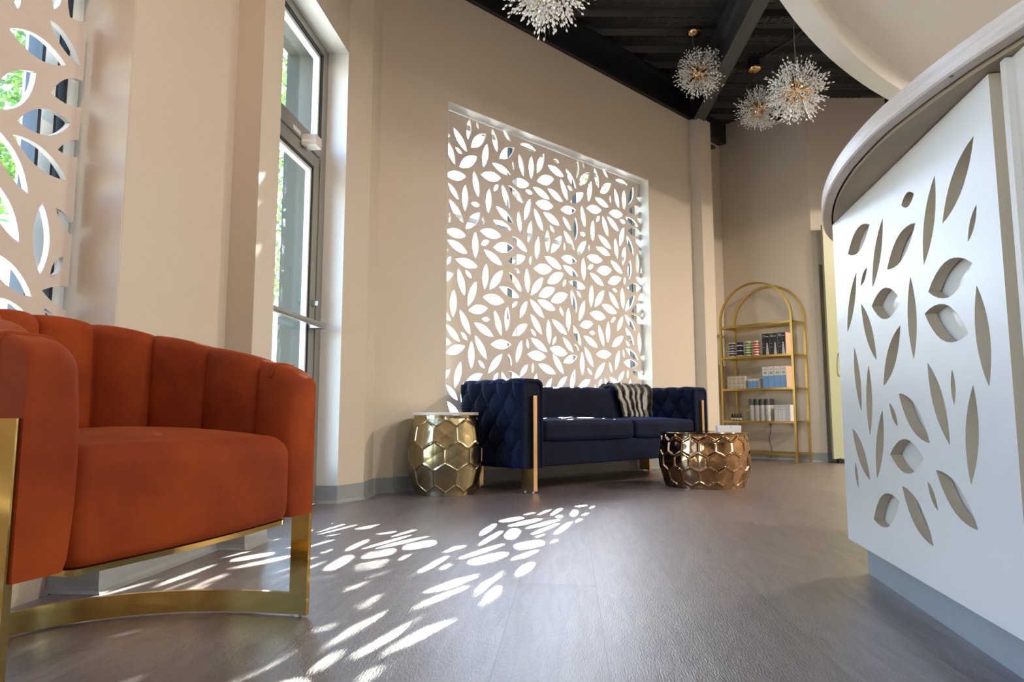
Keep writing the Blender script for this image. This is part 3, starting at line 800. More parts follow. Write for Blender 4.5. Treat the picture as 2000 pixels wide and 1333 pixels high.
# seat: fills the inside of the U
def seatpt(a,r):  # outline
    pass
inn,_=resample(shellpath(400,hwc-.050,.455,0),80)
fl=[inn[-1].lerp(inn[0],i/40)+FF*(.012+.018*math.sin(PI*i/40)) for i in range(1,40)]
loop=inn+fl; nl=len(loop); cen=MC-FF*.2
rings=[]
def ring(sc,z,crown=False): return [cen+(q-cen)*sc+Z*z for q in loop]
for sc,z in((.90,.250),(.97,.256),(.995,.27),(1.0,.31),(1.0,.37),(.998,.40)): rings.append(ring(sc,z))
for i in range(1,9):
    a=PI/2*i/8; rings.append([cen+(q-cen)*(1-.17*(1-math.cos(a)))+Z*(.40+.052*math.sin(a)) for q in loop])
for i in range(1,9):
    k=1-i/8; sc=.83*k; rings.append([cen+(q-cen)*max(sc,.002)+Z*(.452+.024*(1-k**2)) for q in loop])
mb=MB(); mb.grid(rings,closev=True); mb.f.append(tuple(range(nl))); mb.m.append(0)
mb.build('seat','velvet_orange',chair,smooth=60)
# thin gold rail under the upholstery
mb=MB(); rl=[cen+(q-cen)*.985 for q in loop]
mb.grid([[q+Z*.243 for q in rl],[q+Z*.253 for q in rl],[cen+(q-cen)*.95+Z*.253 for q in rl],[cen+(q-cen)*.95+Z*.243 for q in rl]],closeu=True,closev=True)
op,_=resample(shellpath(600,hwc+OUT-.012,.545,0),120)
mb.build('seat_rail','gold_polished',chair,smooth=40)
def band(path,th,z0_,z1_,name):
    P=[]
    for i,p in enumerate(path):
        t=(path[min(i+1,len(path)-1)]-path[max(i-1,0)]).normalized(); n=Vector((t.y,-t.x,0))
        P.append([p+n*th/2+Z*z0_,p-n*th/2+Z*z0_,p-n*th/2+Z*z1_,p+n*th/2+Z*z1_])
    m=MB(); m.grid(P,closev=True); m.f+=[(0,1,2,3),tuple(len(m.v)-4+i for i in range(4))]; m.m+=[0,0]
    return m.build(name,'gold_polished',chair,smooth=40)
bp_,_=resample(shellpath(600,HW-.006,.552,0),140)
band(bp_[2:-2],.012,.004,.056,'base_band')
CF=lambda a,b,c:MC+FF*a+VV*b+Z*c
for sg in(-1,1):
    mb=MB(); a,b=(sg*(HW+.001),sg*(HW-.012)); mb.box(-.042,.008,min(a,b),max(a,b),.004,.495,CF); mb.build('leg','gold_polished',chair)
    mb=MB(); mb.tube([CF(-.02,sg*(HW-.006),0),CF(-.02,sg*(HW-.006),.005)],.009,10); mb.build('foot_pad','plastic_white',chair,smooth=40)
fin(chair)
# ------------------------------------------------------------------ honeycomb drum tables
def drum(H,rb,rm,rt,ncell,rows,zoff,depth,ridge,style,nth,nz):
    P=[]; cw=2*PI/ncell; rh=None
    mean=rm; w=mean*cw; R=w/math.sqrt(3); rs=1.5*R*rows
    def prof(z):
        t=z/H
        if t<.5: k=(t/.5); return rb+(rm-rb)*math.sin(PI/2*k)**.9
        k=(1-t)/.5; return rt+(rm-rt)*math.sin(PI/2*k)**.9
    for j in range(nz+1):
        z=H*j/nz; row=[]
        for i in range(nth):
            th=2*PI*i/nth; x=th*mean; yy=(z-zoff)/rows  # rows scales the vertical size
            # nearest hex centre (pointy top)
            best=9; 
            r0=round(yy/(1.5*R))
            for rr in(r0-1,r0,r0+1):
                off=.5*w if rr%2 else 0
                c0=round((x-off)/w)
                for cc in(c0-1,c0,c0+1):
                    dx=x-off-cc*w; dy=yy-rr*1.5*R
                    m_=max(abs(dx),abs(dx)*.5+abs(dy)*math.sqrt(3)/2)
                    if dx*dx+dy*dy<best: best=dx*dx+dy*dy; mm_=m_
            e=1-mm_/(w/2)      # 0 at the cell edge, 1 at the centre
            e=max(0,e)
            edge=min(1,z/.03,(H-z)/.02)
            if style==0:
                h=-depth*(1-(1-min(1,e/.12))**2)*.42-depth*.5*e
            else:
                h=-depth*(0 if e<ridge else (min(1,(e-ridge)/.10)**.8))+depth*.35*max(0,(e-.45))
            r=prof(z)+h*max(0,edge)
            row.append(Vector((r*math.cos(th),r*math.sin(th),z)))
        P.append(row)
    return P
st=thing('side_table','brass honeycomb drum side table with pale wooden top beside the sofa','side table',(-.430,4.452,0),1.05)
P=drum(.498,.185,.245,.205,10,1.0,.115,.012,.8,0,300,150)
mb=MB(); mb.grid(P,closev=True); mb.f+=[tuple(range(300)),tuple(range(300*150,300*151))]; mb.m+=[0,0]; mb.build('drum','gold_side',st,smooth=28)
mb=MB(); mb.lathe([(.205,.499),(.212,.499),(.214,.502),(.214,.513),(.211,.516),(0.001,.516)],64); mb.build('table_top','table_top_wood',st,smooth=40)
ct=thing('coffee_table','round bronze honeycomb coffee table standing in front of the sofa','coffee table',(1.372,4.935,0),.2)
P=drum(.372,.272,.318,.292,16,.92,.083,.009,.08,1,400,110)
mb=MB(); mb.grid(P,closev=True); mb.f+=[tuple(range(400))]; mb.m+=[0]; mb.build('drum','bronze_gold',ct,smooth=28)
mb=MB(); mb.lathe([(.288,.368),(.300,.371),(.306,.375),(.304,.380),(.296,.381),(.29,.3785),(.001,.3785)],96); mb.build('table_top','bronze_gold',ct,smooth=40)
# white box on the coffee table
bx=thing('gift_box','small white lidded box lying on the bronze coffee table','box',(1.555,4.95,.3785),-.15)
g=MB(); g.box(-.080,.080,-.055,.055,.0005,.026); g.build('base','plastic_white',bx)
g=MB(); g.box(-.082,.082,-.057,.057,.022,.046); l=g.build('lid','plastic_white',bx)
g=MB(); g.tube([(.01,-.0572,.034),(.01,-.0582,.034)],.004,8); g.build('mark','cap_gray',l)
# ------------------------------------------------------------------ reception counter
PP=Vector((1.094,2.275,0)); PD=Vector((-.179,-.984,0)).normalized(); PN=Vector((PD.y,-PD.x,0))
if PN.x>0: PN=-PN
KF=lambda t,n,z:PP+PD*t+PN*n+Z*z
desk=thing('reception_desk','white glossy reception counter with curved top and leaf-cut front panel','reception desk',tuple(KF(.9,-.4,0)),0)
def Kat(x,y):
    p=onplane(x,y,PP,PN); return (p-PP).dot(PD),p.z
PL=[(943,57,722,675,.28),(668,333,592,968,.28),(532,668,333,997,.32),(303,635,230,1130,.26),(210,680,58,888,.38),(522,465,433,545,.5),(963,538,903,803,.28),(932,950,623,1155,.42),(192,985,147,1113,.35),(117,1017,54,1441,.26),
(428,1215,225,1255,.45),(497,1045,522,1632,.28),(598,1308,908,1448,.42),(963,1108,1052,1826,.28),(150,1237,260,1636,.28)]
PL7=[(316,95,228,412,.3),(75,208,113,545,.26),(150,303,158,672,.26),(223,537,195,895,.28),(258,500,303,623,.36),(307,450,470,710,.32),(457,288,575,722,.28),(585,325,597,512,.3),(695,405,684,928,.28),(263,768,438,790,.45),(66,632,160,905,.3),(80,808,98,947,.38),(178,1105,310,1012,.45),(325,933,490,1248,.32),(457,908,512,1063,.34),(502,850,723,1165,.34)]
ph=[]; prect=(0,1.058,.10,1.145)
for lst,sc,oy in((PL,3.603,250),(PL7,2.667,600)):
    for a in lst:
        q=Kat(1640+a[0]/sc,oy+a[1]/sc); r_=Kat(1640+a[2]/sc,oy+a[3]/sc); place(leafpoly(q[0],q[1],r_[0],r_[1],a[4]),prect,ph,.01)
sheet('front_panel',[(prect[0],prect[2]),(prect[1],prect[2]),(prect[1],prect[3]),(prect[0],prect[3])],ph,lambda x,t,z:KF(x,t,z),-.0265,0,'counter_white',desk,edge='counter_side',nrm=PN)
g=MB(); g.box(1.10,1.118,-.026,0,.10,1.145,KF); g.box(1.118,1.20,-.03,-.012,.10,1.145,KF); g.build('side_panel','panel_cream',desk)
g=MB(); 
def kx(t,n): p=KF(t,n,0); return (p.x,p.y)
near=[(.955,.80),(1.035,.45),(1.15,.03),(1.28,-.28)]
body=[kx(.02,-.027),kx(1.20,-.032)]+near+[(2.1,-.28),kx(.25,-.75),kx(.02,-.30)]
g.prism(body,.10,1.147); g.build('cabinet_body','counter_body',desk)
g=MB(); pl=[kx(.035,-.045),kx(1.2,-.045)]+[(x+.02,y) for x,y in near]+[(2.05,-.26),kx(.26,-.72),kx(.035,-.30)]
g.prism(pl,0,.10); g.build('plinth','cove_gray',desk)
pts=[KF(a,b,0) for a,b in((.3,-.66),(.035,-.30),(.035,-.045),(1.2,-.045))]+[Vector((x+.02,y,0)) for x,y in near]
cv=cove('toe_base',[(p.x,p.y) for p in pts][::-1],.075); 
cv.parent=desk
for k in('kind',):
    if k in cv: del cv[k]
# counter top
ctrl=[(1.25,-.35),(1.10,.0),(.985,.4),(.905,.8),(.865,1.08),(.846,1.25),(.842,1.40),(.850,1.57),(.890,1.80),(.962,2.04),(1.058,2.27),(1.175,2.48),(1.33,2.67),(1.53,2.82),(1.78,2.90),(2.05,2.86),(2.28,2.68),(2.36,2.4),(2.3,1.5),(2.2,.3),(2.2,-.35)]
def smoothc(ctrl,k):
    out=[]
    for i in range(len(ctrl)-1):
        p0,p1,p2,p3=[Vector(ctrl[max(0,min(len(ctrl)-1,j))]) for j in(i-1,i,i+1,i+2)]
        for t in range(k):
            t/=k; out.append(.5*((2*p1)+(-p0+p2)*t+(2*p0-5*p1+4*p2-p3)*t*t+(-p0+3*p1-3*p2+p3)*t**3))
    out.append(Vector(ctrl[-1])); return [(p.x,p.y) for p in out]
oc=smoothc(ctrl,6)
def off(poly,d):
    o=[]; n=len(poly)
    for i in range(n):
        a=Vector(poly[i-1]); b=Vector(poly[i]); c=Vector(poly[(i+1)%n]); t=((b-a).normalized()+(c-b).normalized()); t=t.normalized() if t.length>1e-6 else (c-b).normalized()
        o.append((b.x+t.y*d,b.y-t.x*d))
    return o
zt_,zb_=1.203,1.155
rings=[]
for d,z in((.030,zb_+.004),(.028,zb_),(.004,zb_),(0,zb_+.004),(0,zt_-.004),(.004,zt_),(.06,zt_)):
    rings.append([Vector((x,y,z)) for x,y in off(oc,d)])
mb=MB(); mb.grid(rings,closev=True); n=len(oc); mb.f.append(tuple(len(mb.v)-n+i for i in range(n))); mb.m.append(0)
mb.build('worktop','laminate_wood',desk,smooth=35)
mb=MB(); mb.prism(off(oc,.034),zb_-.008,zb_+.03); und=mb.build('underside','plywood',desk)
for x,y in((1858,149),(1771,270),(1728,284),(1673,333),(1642,385)): 
    p=onz(x,y,1.15); g=MB(); g.lathe([(.004,1.1485),(.004,1.1505)],8,(p.x,p.y,0)); g.build('screw','cap_gray',und)
fin(desk)
# ------------------------------------------------------------------ arched gold shelf
DL,DR,SFt,SBk=-.207,.618,4.70,5.02
shelf=thing('shelving_unit','arched gold metal shelf with glass boards against the back wall','shelf',Sp((SFt+SBk)/2,(DL+DR)/2),math.atan2(SD.y,SD.x))
def archframe(s):
    R=(DR-DL)/2; dc=(DL+DR)/2; zc=1.955-R
    pts=[Sp(s,DL,.0),Sp(s,DL,.5),Sp(s,DL,1.0)]+[Sp(s,dc-R*math.cos(PI*i/36),zc+R*math.sin(PI*i/36)) for i in range(37)]+[Sp(s,DR,1.0),Sp(s,DR,.5),Sp(s,DR,0)]
    mb=MB(); 
    P=[]
    for i,p in enumerate(pts):
        t=(pts[min(i+1,len(pts)-1)]-pts[max(i-1,0)]).normalized(); a=SD; b_=t.cross(a).normalized(); h=.0115
        P.append([p+a*h+b_*h,p-a*h+b_*h,p-a*h-b_*h,p+a*h-b_*h])
    mb.grid(P,closev=True); mb.f+=[(0,1,2,3),tuple(len(mb.v)-4+i for i in range(4))]; mb.m+=[0,0]
    return mb.build('arch_frame','gold_frame',shelf,smooth=40)
archframe(SFt); archframe(SBk)
for z in(.085,.426,.780,1.138,1.490):
    mb=MB(); h=.011
    mb.box(SFt-h,SFt+h,DL,DR,z-h,z+h,SF); mb.box(SBk-h,SBk+h,DL,DR,z-h,z+h,SF)
    if z>.2: mb.box(SFt,SBk,DL-h,DL+h,z-h,z+h,SF)
    else: mb.box(SFt,SBk,DL-h,DL+h,z-h,z+h,SF)
    mb.box(SFt,SBk,DR-h,DR+h,z-h,z+h,SF); f=mb.build('shelf_frame','gold_frame',shelf)
    if z>.2:
        mb=MB(); mb.box(SFt+h,SBk-h,DL+h,DR-h,z+.002,z+.008,SF); mb.build('glass_board','shelf_glass',f)
for s in(SFt,SBk):
    mb=MB()
    for d in(DL,DR): mb.tube([Sp(s,d,-.0),Sp(s,d,.006)],.013,8)
fin(shelf)
# goods: local frame x=right (d), y=towards the back (s)
RG=math.atan2(SD.y,SD.x)-PI/2
def gp(s,d,z): return Sp(s,d,z)
BZ={1:1.138+.0083,2:.780+.0083,3:.426+.0083}
def jar(name,label,body,cap,pos,group):
    t=thing(name,label,'jar',pos,RG,group)
    g=MB(); g.lathe([(.030,0),(.034,.003),(.036,.010),(.036,.040),(.034,.043),(.0,.043)],28); g.build('jar_body',body,t,smooth=40)
    g=MB(); g.lathe([(.0365,.012),(.0368,.013),(.0368,.022),(.0365,.023)],28,cap=False); g.build('label_band','label_white',t,smooth=40)
    g=MB(); g.lathe([(.0375,.0435),(.0375,.056),(.036,.0575),(.0,.0575)],28); g.build('lid',cap,t,smooth=40)
    return t
pos=('bottom','middle','topmost')
dj=[-.125,-.028,.072,.166]
for k,(d,b_,c_,nm_) in enumerate(((dj[0],'jar_blue','plastic_white','dark blue jar with white lid'),(dj[1],'jar_navy','jar_navy','navy jar with navy lid'),(dj[2],'jar_green','plastic_white','green jar with white lid'),(dj[3],'jar_red','plastic_white','red jar with white lid'))):
    first=None
    for j in range(3):
        lab=f'{nm_}, {pos[j]} of its stack on the upper product shelf'
        p=gp(4.80,d,BZ[1]+j*.058)
        if first is None: first=jar('cosmetic_jar',lab,b_,c_,p,'stacked cosmetic jars')
        else: dup(first,p,RG,lab)
ords=('leftmost','second','third','rightmost')
def carton(name,label,w,dp,h,front,side,pos,group,deco):
    t=thing(name,label,'box',pos,RG,group)
    g=MB(); g.box(-w/2,w/2,0,dp,0,h); g.build('carton',side,t)
    deco(t,w,h)
    return t
def panel(t,name,x0,x1,z0,z1,mat,y=-.0008):
    g=MB(); g.box(x0,x1,y-.0006,y,z0,z1); return g.build(name,mat,t)
def deco_dark(t,w,h):
    f=panel(t,'front_print',-w/2+.001,w/2-.001,.001,h-.001,'dark_box')
    g=MB(); 
    # pale product picture: a tapering shape
    g.add([(-.002,-.0018,.01),(.034,-.0018,.01),(.020,-.0018,.14),(.008,-.0018,.14)],[(0,1,2,3)]); g.build('picture','bottle_gray',f)
    for k,(x0,x1,z) in enumerate(((-.034,-.006,h-.022),(-.034,.030,h-.036),(-.034,-.024,.13),(-.034,-.020,.088))): g=MB(); g.box(x0,x1,-.0020,-.0014,z,z+.005); g.build('lettering','label_white',f)
for k in range(3):
    d=.289+k*.090; lab=f'{("leftmost","middle","rightmost")[k]} of three tall black cartons with a pale picture, upper shelf'
    if k==0: dk=carton('product_box',lab,.086,.17,.243,'dark_box','kraft_warmlit',gp(4.78,d,BZ[1]),'black cartons',deco_dark)
    else: dup(dk,gp(4.78,d,BZ[1]),RG,lab)
def deco_white(t,w,h):
    g=MB(); g.box(-w*.3,w*.3,-.0014,-.0008,h*.28,h*.36); g.box(-w*.22,w*.22,-.0014,-.0008,h*.6,h*.66); g.build('lettering','cap_gray',t)
for k in range(4):
    for j in range(3):
        lab=f'small white carton, {("bottom","middle","top")[j]} of the {ords[k]} stack at the left of the middle shelf'
        p=gp(4.79,-.165+k*.0535,BZ[2]+j*.0495)
        if k==j==0: wb=carton('product_box',lab,.052,.14,.0485,'plastic_white','plastic_white',p,'small white cartons',deco_white)
        else: dup(wb,p,RG,lab)
def deco_blue(t,w,h):
    panel(t,'white_print',-w/2+.001,w/2-.001,h*.58,h-.001,'plastic_white')
    f=panel(t,'blue_print',-w/2+.001,w/2-.001,.001,h*.58,'pale_blue')
    panel(t,'green_sprig',-w*.25,w*.28,h*.66,h*.76,'soft_green',-.0016)
    panel(t,'lettering',-w*.3,w*.3,h*.86,h*.875,'cap_gray',-.0016)
def deco_blue_s(t,w,h):
    panel(t,'blue_print',-w/2+.001,w/2-.001,.001,h*.76,'pale_blue'); panel(t,'lettering',-w*.3,w*.3,h*.84,h*.87,'cap_gray')
for k in range(3):
    lab=f'{("leftmost","middle","rightmost")[k]} of three small blue and white cartons on the middle shelf'; p=gp(4.79,.075+k*.0445,BZ[2])
    if k==0: sb=carton('product_box',lab,.043,.10,.112,'pale_blue','plastic_white',p,'small blue cartons',deco_blue_s)
    else: dup(sb,p,RG,lab)
for k in range(4):
    lab=f'{ords[k]} of four tall blue and white cartons on the middle shelf'; p=gp(4.78,.268+k*.0675,BZ[2])
    if k==0: tb=carton('product_box',lab,.066,.16,.238,'pale_blue','kraft_warmlit',p,'tall blue cartons',deco_blue)
    else: dup(tb,p,RG,lab)
for k in range(4):
    lab=f'{ords[k]} of four tiny black dropper bottles at the left of the lowest shelf'; p=gp(4.79,-.147+k*.033,BZ[3])
    if k==0:
        db=thing('dropper_bottle',lab,'bottle',p,RG,'tiny black bottles')
        g=MB(); g.lathe([(.013,0),(.0145,.002),(.0145,.044),(.008,.052),(.0,.052)],16); g.build('bottle','bottle_black',db,smooth=40)
        g=MB(); g.lathe([(.0148,.010),(.0148,.034)],16,cap=False); g.build('label_band','label_white',db,smooth=40)
        g=MB(); g.lathe([(.0085,.052),(.0095,.053),(.0095,.078),(.0,.079)],16); g.build('cap','plug_black',db,smooth=40)
    else: dup(db,p,RG,lab)
g=MB(); g.lathe([(.017,0),(.0175,.004),(.0175,.095),(.012,.105),(.0,.105)],20); cb=g.build('clear_bottle','clear_plastic',None,smooth=40); cb.location=gp(4.80,.040,BZ[3]); tag(cb,'short clear bottle between the black droppers and the grey-capped bottles','bottle')
for k in range(4):
    for j in range(2):
        lab=f'{ords[k]} white bottle with dark grey cap in the {("front","back")[j]} row, lowest shelf'; p=gp(4.80+j*.07,.093+k*.061,BZ[3])
        if k==j==0:
            gb=thing('lotion_bottle',lab,'bottle',p,RG,'grey-capped bottles')
            g=MB(); g.lathe([(.027,0),(.029,.003),(.029,.172),(.0,.174)],24); g.build('bottle','bottle_gray',gb,smooth=40)
            g=MB(); g.lathe([(.0285,.174),(.0285,.238),(.027,.241),(.0,.241)],24); g.build('cap','cap_gray',gb,smooth=40)
            g=MB(); g.box(-.004,.004,-.0302,-.0292,.115,.121); g.build('mark','cap_gray',gb)
        else: dup(gb,p,RG,lab)
def deco_tube(t,w,h):
    panel(t,'lettering',-w*.3,w*.3,h*.86,h*.88,'cap_gray'); panel(t,'stripe',-w*.3,w*.32,h*.72,h*.735,'jar_navy' if 0 else 'cap_gray')
for k in range(4):
    lab=f'{ords[k]} of four slim white cartons at the right of the lowest shelf'; p=gp(4.79,.370+k*.0445,BZ[3])
    if k==0: tu=carton('product_box',lab,.0425,.12,.172,'tube_lilac','tube_lilac',p,'slim white cartons',deco_tube)
    else: dup(tu,p,RG,lab)
# cable behind the shelf
a=Sp(5.045,.17,.45); 
pts=[Sp(5.045,.165+.012*math.sin(i*.7),.42-.40*i/14) for i in range(15)]
g=MB(); g.tube(pts,.0035,6); o=g.build('cable','plug_black',None,smooth=60); recenter(o); tag(o,'thin black cable hanging down the wall below the shelf','cable')
# ------------------------------------------------------------------ chandeliers
def spray(seed):
    r=random.Random(seed); mb=MB(); beads=[]
    for k in range(7):
        th=r.uniform(0,2*PI); sp=r.uniform(.08,.42); L=r.uniform(.66,1.0)
        d=Vector((math.cos(th)*math.sin(sp),math.sin(th)*math.sin(sp),math.cos(sp)))
        bend=Vector((r.uniform(-.1,.1),r.uniform(-.1,.1),0))
        pts=[Vector((0,0,.30)).lerp(Vector((0,0,.30))+d*(L-.30),t)+bend*(t*t)*.5 for t in(0,.5,1)]
        mb.tube(pts,.0030,4,cap=False,mi=0)
        for t,rad in((1,.026),(.78,.030),(.55,.025),(.33,.018)):
            if r.random()<.88:
                p=pts[0].lerp(pts[1],t*2) if t<.5 else pts[1].lerp(pts[2],t*2-1)
                q=p+Vector((r.uniform(-.02,.02),r.uniform(-.02,.02),0)); a=(pts[2]-pts[0]).normalized()
                s=a.orthogonal().normalized(); w=a.cross(s)
                vs=[q-a*rad*1.5,q+a*rad*1.5]+[q+(s*math.cos(PI/2*i+.4)+w*math.sin(PI/2*i+.4))*rad for i in range(4)]
                mb.add(vs,[(0,2+i,2+(i+1)%4) for i in range(4)]+[(1,2+(i+1)%4,2+i) for i in range(4)],1)
    o=mb.build('crystal_spray',['wire','crystal'],None,merge=False); me=o.data; bpy.data.objects.remove(o); return me
SPR=[spray(i) for i in range(6)]
mb=MB(); mb.tube([(0,0,.0),(0,0,.46)],.022,8,rs=[.020,.032]); o=mb.build('rod','gold_rose',None,smooth=40); RODM=o.data; bpy.data.objects.remove(o)
def fib(n):
    out=[]
    for i in range(n):
        z=1-2*(i+.5)/n; r=math.sqrt(1-z*z); ph=i*PI*(3-math.sqrt(5)); out.append(Vector((r*math.cos(ph),r*math.sin(ph),z)))
    return out
def pendant(label,c,R,top,seed,can=True,sag=0):
    rg=random.Random(seed)
    t=thing('chandelier',label,'chandelier',c,0,'crystal burst chandeliers')
    g=MB(); g.lathe([(.001,-.03*R/.25),(.022,-.02),(.03,0),(.022,.02),(.001,.03)],16); core=g.build('core','gold_rose',t,smooth=60)
    h=top-c.z
    pts=[Vector((0,0,.02)).lerp(Vector((sag,0,h)),i/12)+Vector((.02*math.sin(i/12*PI*2)*(1 if sag else 0),0,0)) for i in range(13)]
    g=MB(); g.tube(pts,.0048,6); g.build('cord','wire',t,smooth=60)
    if can:
        g=MB(); g.lathe([(.005,h-.035),(.05,h-.033),(.066,h-.022),(.070,h-.008),(.068,h)],32,(sag,0,0)); g.build('canopy','gold_rose',t,smooth=50)
    for d in fib(26):
        o=bpy.data.objects.new('rod',RODM); COL.objects.link(o); o.parent=t; o.scale=(R,R,R*rg.uniform(.75,1.1)); o.rotation_euler=d.to_track_quat('Z','Y').to_euler()
    for d in fib(64):
        d=(d+Vector([rg.uniform(-.12,.12) for _ in range(3)])).normalized()
        o=bpy.data.objects.new('crystal_spray',SPR[rg.randrange(6)]); COL.objects.link(o); o.parent=t; k=R*rg.uniform(.88,1.08); o.scale=(k,k,k); o.rotation_euler=(d.to_track_quat('Z','Y').to_matrix()@Matrix.Rotation(rg.uniform(0,6.28),3,'Z')).to_euler()
    return t
def pc(x,y,D): d=ray(x,y); return C0+d*(D/d.y)
pendant('crystal burst chandelier nearest the camera, cut off by the top of the photo',pc(1072,-36,3.3),.270,4.05,1)
pendant('crystal burst chandelier hanging alone just left of the gray cross beam',pc(1365,143,6.0),.245,4.045,2,sag=-.035)
pendant('crystal burst chandelier hanging lowest, smaller of the overlapping pair right of the beam',pc(1482,213,6.5),.235,3.96,3,sag=-.03)
pendant('larger crystal burst chandelier of the overlapping pair, close to the white soffit',pc(1556,178,4.9),.262,4.05,4)
c3=pc(1482,213,6.5)
g=MB(); g.lathe([(.06,3.962),(.06,4.04)],12,(c3.x-.03,c3.y,0)); g.tube([(c3.x-.03,c3.y,4.02),(c3.x+.15,c3.y-.35,4.02),(c3.x+.45,c3.y-1.3,4.02)],.014,8)
o=g.build('conduit','black_steel',None,smooth=40); recenter(o); tag(o,'black ceiling conduit and junction box above the lowest chandelier','conduit')
# ------------------------------------------------------------------ outside: trees, car, far facade
def tree(label,x,y,h,cr,seed,mat,nl=2600,lean=0,lo=.38):
    r=random.Random(seed); t=thing('tree',label,'tree',(x,y,-.12),0,'street trees')
    g=MB(); g.tube([(0,0,0),(.03,.02,h*.3),(lean*.5,.05,h*.6),(lean,0,h*.9)],.1,8,rs=[.16,.13,.09,.03])
    for k in range(9):
        a=r.uniform(0,6.28); z=h*r.uniform(.35,.75); L=cr*r.uniform(.5,.9)
        g.tube([(lean*z/h,0,z),(math.cos(a)*L*.5,math.sin(a)*L*.5,z+L*.35),(math.cos(a)*L,math.sin(a)*L,z+L*.5)],.03,5,rs=[.05,.03,.01])
    g.build('trunk','bark',t,smooth=60)
    g=MB(); cl=[(Vector((r.gauss(0,.45)*cr+lean*.7,r.gauss(0,.45)*cr,h*r.uniform(lo,1.0))),cr*r.uniform(.22,.42)) for _ in range(34)]
    for _ in range(int(nl*1.7)):
        c,rad=r.choice(cl); p=c+Vector((r.gauss(0,1),r.gauss(0,1),r.gauss(0,1)))*rad*.5
        s=r.uniform(.035,.07); a=Vector((r.gauss(0,1),r.gauss(0,1),r.gauss(0,1))).normalized(); b_=a.orthogonal().normalized()
        g.add([p-a*s,p+b_*s*.5,p+a*s,p-b_*s*.5],[(0,1,2,3)])
    g.build('foliage',mat,t,merge=False)
tree('broad green street tree outside the left window nearest the building',-4.6,4.9,5.5,1.2,11,'leaf_green',5200)
tree('tall street tree outside seen through the glass entrance door',-4.2,9.6,6.5,1.4,12,'leaf_olive',5200)
tree('leafy tree beyond the big screen at its upper left',-3.4,13.5,7.0,1.8,13,'leaf_green',4200)
tree('tree added close beyond the right side of the big screen, crown placed to block sun',2.9,11.0,7.6,1.3,19,'leaf_green',9000,lean=-1.2,lo=.60)  # added so its crown keeps sun off part of the screen
tree('large tree further down the left side of the street',-10.5,8.2,8.0,2.0,15,'leaf_olive',5200)
tree('tree at the far left behind the near street tree',-8.2,1.6,7.0,1.6,16,'leaf_green',4200)
car=thing('parked_car','dark parked car outside the glass entrance door','car',(-5.4,13.2,-.12),math.radians(70))
g=MB()
prof=[(-2.1,.35),(-2.15,.75),(-1.9,.95),(-1.15,1.0),(-.55,1.42),(.75,1.45),(1.45,1.02),(2.05,.90),(2.15,.55),(2.1,.35)]
rings=[]
for yv,k in((-.88,.90),(-.86,.97),(-.6,1),(.6,1),(.86,.97),(.88,.90)):
    rings.append([Vector((x*(.98 if abs(yv)>.85 else 1),yv*(.8 if z>1.05 else 1),.35+(z-.35)*k)) for x,z in prof])
g.grid(rings,closev=True); n=len(prof); g.f+=[tuple(range(n)),tuple(range(5*n,6*n))]; g.m+=[0,0]; g.build('body','car_paint',car,smooth=30)
g=MB(); 
for sg in(-1,1): g.add([(-1.0,sg*.885,1.0),(1.3,sg*.885,1.02),(.68,sg*.74,1.36),(-.5,sg*.74,1.34)],[(0,1,2,3)])
g.add([(-1.12,-.68,1.04),(-1.12,.68,1.04),(-.58,.6,1.41),(-.58,-.6,1.41)],[(0,1,2,3)]); g.build('window','car_glass',car)
for sx in(-1.35,1.35):
    for sy in(-.8,.8): g=MB(); g.tube([(sx,sy-.1,.32),(sx,sy+.1,.32)],.32,24); g.build('wheel','rubber',car,smooth=40)
# building across the street, partly closing the view
g=MB(); g.box(-30,34,30,34,-.12,5); o=g.build('far_building','far_stucco',None); recenter(o); tag(o,'long pale building across the street beyond the big screen','building')
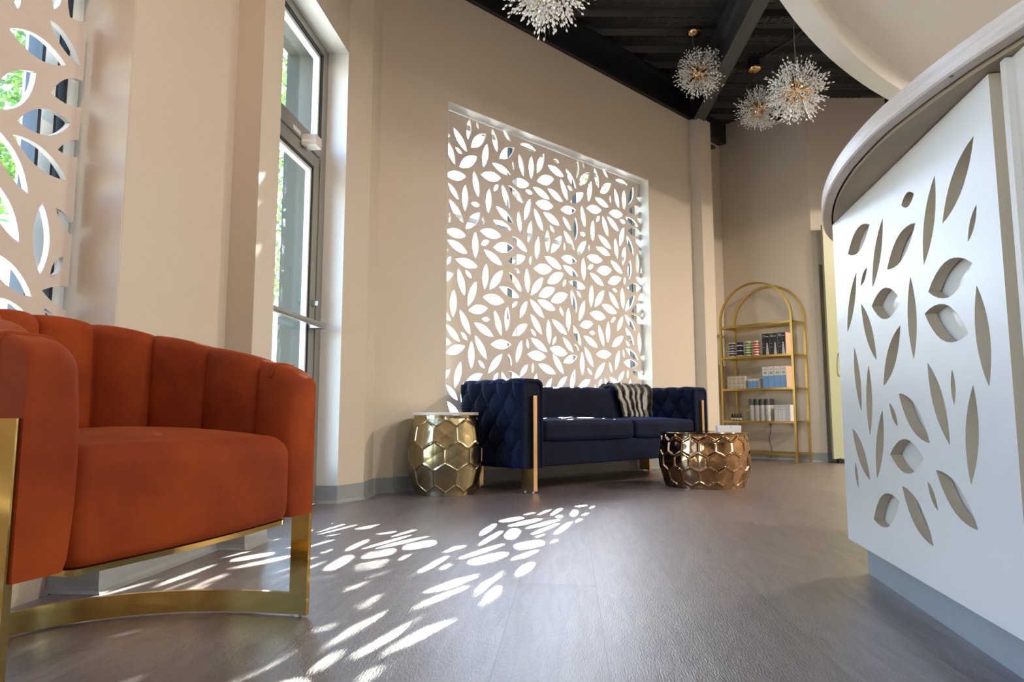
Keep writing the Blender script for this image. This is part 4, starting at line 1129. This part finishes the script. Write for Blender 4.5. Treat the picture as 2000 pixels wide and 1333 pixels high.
# ------------------------------------------------------------------ light
w=bpy.data.worlds.new('sky'); scn.world=w; w.use_nodes=True; nt=w.node_tree
sky=nt.nodes.new('ShaderNodeTexSky'); sky.sky_type='NISHITA'; sky.sun_disc=False; sky.sun_elevation=math.radians(25.5); sky.sun_rotation=math.radians(14); sky.air_density=1.0; sky.dust_density=.6; sky.altitude=200
bg=nt.nodes['Background']; bg.inputs[1].default_value=SKY; tint=nt.nodes.new('ShaderNodeMix'); tint.data_type='RGBA'; tint.blend_type='MULTIPLY'; tint.inputs[0].default_value=1; tint.inputs[7].default_value=(.93,.94,1.10,1); nt.links.new(sky.outputs[0],tint.inputs[6]); nt.links.new(tint.outputs[2],bg.inputs[0])
def light(kind,name,loc,power,color,rot=None,size=None,**k):
    l=bpy.data.lights.new(name,kind); o=bpy.data.objects.new(name,l); COL.objects.link(o); o.location=loc; l.energy=power; l.color=color
    if rot: o.rotation_euler=rot
    if size: l.size=size
    for a,b in k.items(): setattr(l,a,b)
    return o
az,el=math.radians(14),math.radians(25.5)
sd_=Vector((math.sin(az)*math.cos(el),math.cos(az)*math.cos(el),math.sin(el)))
so=light('SUN','sun',(0,0,10),SUNP,(1,.95,.86)); so.data.angle=math.radians(.35); so.rotation_euler=sd_.to_track_quat('Z','Y').to_euler()
# unseen round fill lights, added at ceiling height to brighten the room
def fill_lamp(x,y,z,power,color,r=.12,lab=None):
    t=thing('added_fill_light',lab,'fill_lamp',(x,y,z),0,'added fill lights')
    g=MB(); g.lathe([(r+.02,0),(r+.02,-.02),(r,-.025),(r,-.012)],32,cap=False); g.build('housing','plastic_white',t,smooth=40)
    l=light('AREA','fill_lamp',(0,0,-.03),power,color,size=r*2,shape='DISK'); l.parent=t
for i,(x,y,z,p,c) in enumerate(FILL_LAMPS): fill_lamp(x,y,z,p,c,lab=('added unseen fill light over the middle of the counter','added unseen fill light over the near end of the counter','added unseen warm fill light behind the camera','added unseen fill light under the far end of the soffit','added unseen fill light on the deck over the seating','added unseen fill light at the far right')[i])
scn.view_settings.view_transform='Standard'; scn.view_settings.look='None'; scn.view_settings.gamma=1; scn.view_settings.exposure=EXPO; scn.view_settings.use_curve_mapping=False
scn.cycles.use_denoising=True; scn.cycles.max_bounces=10; scn.cycles.diffuse_bounces=6; scn.cycles.transparent_max_bounces=16; scn.cycles.sample_clamp_indirect=6
